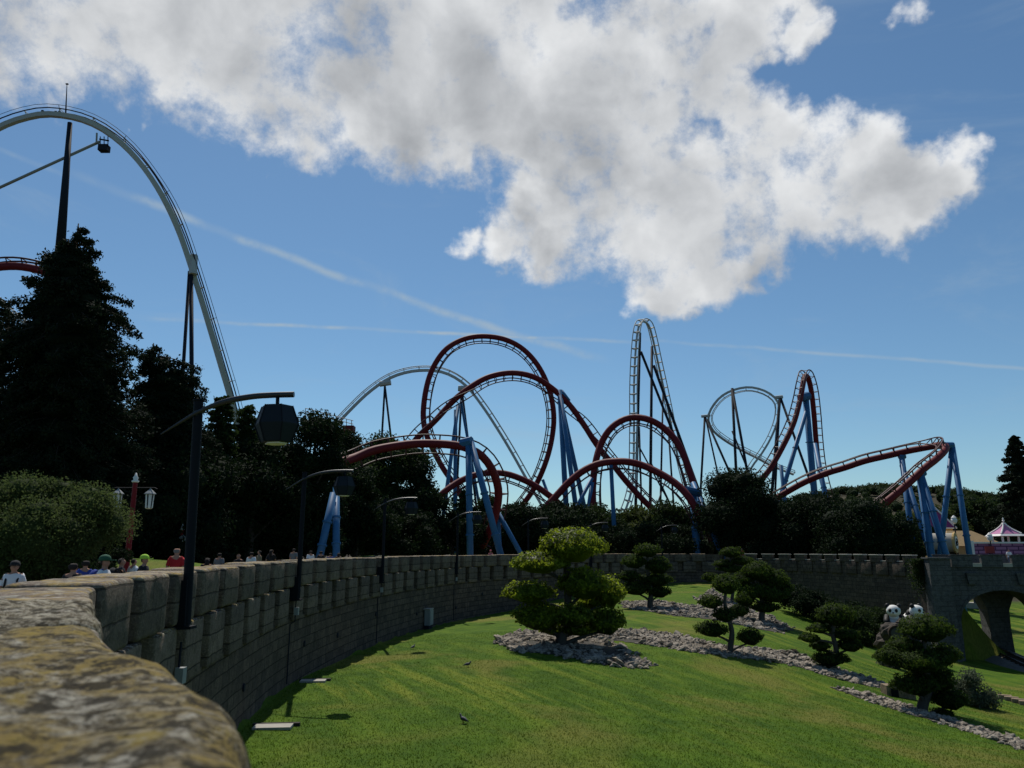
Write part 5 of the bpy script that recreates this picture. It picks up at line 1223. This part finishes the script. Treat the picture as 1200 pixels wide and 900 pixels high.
# ------------------------------------------------------------------ people
def make_person(pose):
    """continuous body grown from a posed skeleton; returns verts, faces, normals (feet at z 0, facing +x)"""
    J = {}; E = []; Rr = {}
    def j(n, x, y, z, r, par=None):
        J[n] = (x, y, z); Rr[n] = r
        if par: E.append((par, n))
    j('pelvis', 0, 0, .93, .135); j('belly', .01, 0, 1.08, .125, 'pelvis'); j('chest', .01, 0, 1.27, .145, 'belly'); j('upch', -.005, 0, 1.40, .11, 'chest'); j('neck', .0, 0, 1.49, .055, 'upch')
    j('jaw', .02, 0, 1.56, .065, 'neck'); j('head', .005, 0, 1.635, .092, 'jaw'); j('crown', -.01, 0, 1.70, .078, 'head'); j('nose', .108, 0, 1.612, .014, 'head')
    sw = .18 if pose == 0 else (-.14 if pose == 1 else .03)
    for s_, nm in ((1, 'L'), (-1, 'R')):
        w = sw*s_
        j('sh'+nm, 0, .17*s_, 1.41, .062, 'upch'); j('el'+nm, -w*.6-.03, .235*s_, 1.13, .042, 'sh'+nm); j('wr'+nm, -w*.9+.10, .24*s_, .90, .028, 'el'+nm); j('pm'+nm, -w+.13, .235*s_, .83, .032, 'wr'+nm)
        for k_, (dx, dl_) in enumerate(((-.03, .075), (-.01, .09), (.01, .085), (.03, .07))):
            j('f%d%s' % (k_, nm), -w+.13+dx*1.1, .23*s_, .78, .0095, 'pm'+nm); j('g%d%s' % (k_, nm), -w+.14+dx*1.2, .215*s_, .78-dl_*.6, .008, 'f%d%s' % (k_, nm))
        j('th'+nm, -w+.175, .225*s_, .80, .010, 'pm'+nm)
        j('hip'+nm, .0, .09*s_, .88, .10, 'pelvis'); j('kn'+nm, w*.9+.02, .10*s_, .50, .062, 'hip'+nm); j('an'+nm, w*1.6-.03, .10*s_, .09, .04, 'kn'+nm); j('toe'+nm, w*1.6+.13, .11*s_, .035, .035, 'an'+nm)
        j('ear'+nm, -.005, .092*s_, 1.62, .016, 'head')
    names = list(J); me = D.meshes.new('sk'); me.from_pydata([J[n] for n in names], [(names.index(a), names.index(c)) for a, c in E], []); ob = D.objects.new('sk', me); COL.objects.link(ob)
    ob.modifiers.new('skin', 'SKIN'); sv = me.skin_vertices[0].data
    for i, n in enumerate(names):
        r = Rr[n]; sv[i].radius = (r, r)
        if n in ('chest', 'upch', 'belly', 'pelvis'): sv[i].radius = (r*1.25, r*.92)
    sv[0].use_root = True
    m = ob.modifiers.new('s', 'SUBSURF'); m.levels = 1; m.render_levels = 1
    bpy.context.view_layer.update(); dg = bpy.context.evaluated_depsgraph_get(); em = D.meshes.new_from_object(ob.evaluated_get(dg))
    V = np.array([v.co[:] for v in em.vertices]); N = np.array([v.normal[:] for v in em.vertices]); Fc = [tuple(p.vertices) for p in em.polygons]
    D.objects.remove(ob); return V, Fc, N
POSE = [make_person(k_) for k_ in range(3)]
def mesh_from(V, Fc, name, mat):
    me = D.meshes.new(name); me.from_pydata(V.tolist(), [], Fc); me.polygons.foreach_set('use_smooth', [True]*len(Fc)); me.materials.append(MATS[mat]); me.update(); return me
def shell(V, Fc, N, sel, off):
    keep = [f for f in Fc if all(sel[i] for i in f)]; ids = sorted(set(i for f in keep for i in f)); mp = {i: k_ for k_, i in enumerate(ids)}
    return V[ids]+N[ids]*off, [tuple(mp[i] for i in f) for f in keep]
def person(label, u, vtop, Y, face, top_c, hair='hair_dark', cap=None, pants='cloth_denim', pose=0, longhair=False, bag=None, zfoot=None, bald=False, group='visitors walking behind the wall'):
    if zfoot is None and 80 < u < 420:               # just behind the parapet
        dd = -random.uniform(1.5, 2.3) if bald or cap else -random.uniform(1.7, 3.6)
        ox = WC[:, 0]+WT[:, 1]*dd; oy = WC[:, 1]-WT[:, 0]*dd; ok = (WS > 8) & (oy > 4); uu = 600+F*ox/(oy*CP)
        i = np.where(ok)[0]; Y = float(oy[i[np.argmin(abs(uu[i]-u))]])
    if zfoot is None and u < 420: vtop += 2.5
    q = P(u, vtop, Y); x, y = q.x, q.y; g = gz(x, y) if zfoot is None else zfoot; H = q.z-g; k_ = max(.80, min(1.10, H/1.775))
    t = thing('person', label, 'person', (x, y, g), group); t.rotation_euler = (0, 0, face)
    V, Fc, N = POSE[pose]; V = V*k_; Z = V[:, 2]/k_; Yy = abs(V[:, 1])/k_; X = V[:, 0]/k_
    def ad(name, me, par=t): o = D.objects.new(name, me); o.parent = par; COL.objects.link(o); return o
    body = ad('body', mesh_from(V, Fc, 'body', 'skin'))
    ad('shirt', mesh_from(*shell(V, Fc, N, ((Z > .90) & (Z < 1.475) & ((Yy < .19) | (Z > 1.18))), .018), 'shirt', top_c))
    ad('trousers', mesh_from(*shell(V, Fc, N, ((Z < .97) & (Z > .12) & (Yy < .19)), .016), 'trousers', pants))
    ad('shoes', mesh_from(*shell(V, Fc, N, ((Z < .11)), .012), 'shoes', 'cloth_black'))
    if not bald:
        sel = (Z > 1.55) & ((Z > 1.675) | (X < -.01)) & (Yy < .12); hv, hf = shell(V, Fc, N, sel, .022); ad('hair', mesh_from(hv, hf, 'hair', hair))
        if longhair:
            b = MB(); b.tube([(-.07*k_, 0, 1.70*k_), (-.105*k_, 0, 1.58*k_), (-.11*k_, 0, 1.42*k_), (-.12*k_, 0, 1.28*k_)], [.06*k_, .085*k_, .08*k_, .02], 10)
            me = mesh_from(np.array(b.v), b.f, 'hair', hair); ad('hair', me)
    else:
        sel = (Z > 1.57) & (X < -.03) & (Z < 1.69); ad('hair', mesh_from(*shell(V, Fc, N, sel, .006), 'hair', 'hair_grey'))
    # eyes
    if cap:
        b = MB(); pr_ = [(.122, 1.655), (.122, 1.70), (.105, 1.745), (.07, 1.775), (.02, 1.79)]; b.lathe((-.005, 0, 0), [(a*k_, z*k_) for a, z in pr_], 14, 1.05, .92)
        b.box((.145*k_, 0, 1.668*k_), (.13*k_, .15*k_, .012)); ad('cap', mesh_from(np.array(b.v), b.f, 'cap', cap))
    if bag:
        b = MB(); b.blob((-.19*k_, 0, 1.2*k_), (.11, .16, .24), 12, 1, .04); b.tube([(-.15*k_, .1, 1.42*k_), (.0, .11, 1.47*k_), (.14*k_, .1, 1.3*k_), (.1*k_, .12, 1.05*k_)], .02, 5); b.tube([(-.15*k_, -.1, 1.42*k_), (.0, -.11, 1.47*k_), (.14*k_, -.1, 1.3*k_), (.1*k_, -.12, 1.05*k_)], .02, 5)
        ad('backpack', mesh_from(np.array(b.v), b.f, 'backpack', bag))
    return t
pe = person; PI = math.pi
pe('person in a white sleeveless top and dark cap at the left edge', 18, 657, 15.5, -PI/2+.3, 'cloth_white', cap='cloth_black', pose=0, bag='cloth_black')
pe('person with dark hair in dark clothes left of the man in the green cap', 87, 656, 14.2, PI/2, 'cloth_black', pose=1)
pe('person in a dark top hidden low behind the first one from the left', 100, 662, 18, PI/2+.4, 'cloth_blue', pose=2)
pe('man in a dark green cap with a white shirt and blue backpack', 124, 648, 11.6, .2, 'cloth_white', cap='cloth_green', pose=1, bag='cloth_blue')
pe('person with dark hair and black shirt right behind the green cap', 143, 649, 12.6, .6, 'cloth_black', pose=0, bag='cloth_black')
pe('person in a bright lime green cap and black top', 170, 647.5, 13.2, .1, 'cloth_black', cap='cloth_lime', pose=1)
pe('person in a pale top between the lime cap and the dark haired person', 157, 655, 15.8, 1.0, 'cloth_white', pose=2)
pe('bald man in a bright red shirt seen from behind', 208, 637, 14.6, PI/2, 'cloth_red', pose=2, bald=True)
pe('woman with long dark hair right of the nearest lamp pole', 243, 650, 17.5, PI/2+.5, 'cloth_black', pose=0, longhair=True)
pe('smaller dark haired person right of the long haired woman', 257, 652.5, 21, PI/2, 'cloth_grey', pose=1)
pe('man with curly brown hair facing the camera', 280, 645.5, 18.6, -PI/2-.2, 'cloth_black', hair='hair_brown', pose=0)
pe('dark haired person in white right of the curly haired man', 295, 645.5, 21, PI/2, 'cloth_white', pose=1)
pe('dark haired person looking left behind the wall merlons', 304, 646.5, 23, PI, 'cloth_khaki', pose=2)
pe('dark haired person left of the second lamp, nearest to it but one', 318, 650, 22.5, PI/2-.3, 'cloth_black', pose=0, longhair=True)
pe('dark haired person just left of the second lamp pole', 344, 650, 27, PI/2, 'cloth_grey', pose=1)
pe('tall dark haired person in white just right of the second lamp pole', 364, 646.5, 28.5, PI/2+.3, 'cloth_white', pose=0)
pe('dark haired person beneath the blue legs, left of the last one', 376, 650.5, 29.5, PI/2, 'cloth_black', pose=2)
pe('dark haired person beneath the blue legs in a dark blue top', 387, 651, 32, PI/2, 'cloth_blue', pose=1)
pe('dark haired person last in the row before the third lamp', 397, 650.5, 34, PI/2, 'cloth_black', pose=0, longhair=True)
pe('person in a pink red top and cap near the blue A frame', 575, 644.5, 73.5, -PI/2, 'cloth_pink', cap='cloth_pink', pose=0)
for (u_, lb, cc_) in ((1168, 'person with dark hair and pale top standing on the bridge', 'cloth_white'),):
    q = bp(6.9, -1.6, 0); u_q = 600+F*q.x/(q.y*CP); pe(lb, u_q, 646, q.y, -PI/2, cc_, pose=1, zfoot=zt+.01, group='visitors on the bridge')
q = P(866, 648, 96); pe('small figure in a red top among trees behind the right of the far wall', 869, 641, 95, -PI/2, 'cloth_red', pose=0)

# ------------------------------------------------------------------ far wooded hill
C = []; Tn = []; core = []
rr = random.Random(5)
pts_ = []
for i in range(2300):
    y = rr.uniform(215, 900); x = rr.uniform(.25*y, .80*y) if i % 3 else rr.uniform(-.6*y, .3*y)
    pts_.append((x, y))
zs_ = ground(pts_)
for (x, y), z in zip(pts_, zs_):
    r_ = rr.uniform(3.0, 5.5); c = (x, y, z+r_*.5); core.append((c, (r_*.85, r_*.85, r_*.7)))
    m = 55; d = rng.normal(size=(m, 3)); d /= np.linalg.norm(d, axis=1)[:, None]; d[:, 2] = abs(d[:, 2]); C.append(np.array(c)+d*r_*rng.uniform(.75, 1.12, m)[:, None]); Tn.append(np.clip(rr.uniform(0, .6)+rng.uniform(-.2, .4, m), 0, 1))
o = leaf_object('distant_wood', np.concatenate(C), .9, 'leaf_mid', None, tone=np.concatenate(Tn), core=core); tag(o, 'far wooded hillside beyond the park', 'wood', kind='stuff')

# ------------------------------------------------------------------ grass blades on the nearer lawn
n = 170000; yb = 15+rng.uniform(0, 1, n)**1.3*33; xb = rng.uniform(-.36, .72, n)*yb
XYb = np.c_[xb, yb]; ok = inside(XYb) & (pdist(XYb, WALLP[::2]) > .1); XYb = XYb[ok]; zb_ = ground(XYb); n = len(XYb)
hgt_ = rng.uniform(.02, .055, n); wd_ = rng.uniform(.008, .016, n); th = rng.uniform(0, 6.283, n); ln_ = rng.normal(0, .022, (n, 2))
A_ = np.c_[XYb[:, 0]-np.cos(th)*wd_, XYb[:, 1]-np.sin(th)*wd_, zb_-.003]; B_ = np.c_[XYb[:, 0]+np.cos(th)*wd_, XYb[:, 1]+np.sin(th)*wd_, zb_-.003]; C_ = np.c_[XYb+ln_, zb_+hgt_]
V = np.stack([A_, B_, C_], 1).reshape(-1, 3); me = D.meshes.new('grass'); me.vertices.add(3*n); me.vertices.foreach_set('co', V.astype(np.float32).ravel()); me.loops.add(3*n); me.loops.foreach_set('vertex_index', np.arange(3*n, dtype=np.int32))
me.polygons.add(n); me.polygons.foreach_set('loop_start', np.arange(n, dtype=np.int32)*3); me.polygons.foreach_set('loop_total', np.full(n, 3, np.int32))
at = me.attributes.new('tone', 'FLOAT', 'POINT'); at.data.foreach_set('value', np.repeat(rng.uniform(0, 1, n), 3).astype(np.float32)); me.update(calc_edges=True); me.materials.append(MATS['grass_blade'])
o = D.objects.new('grass', me); COL.objects.link(o); tag(o, 'short mown grass blades on the lawn', 'grass', kind='stuff')
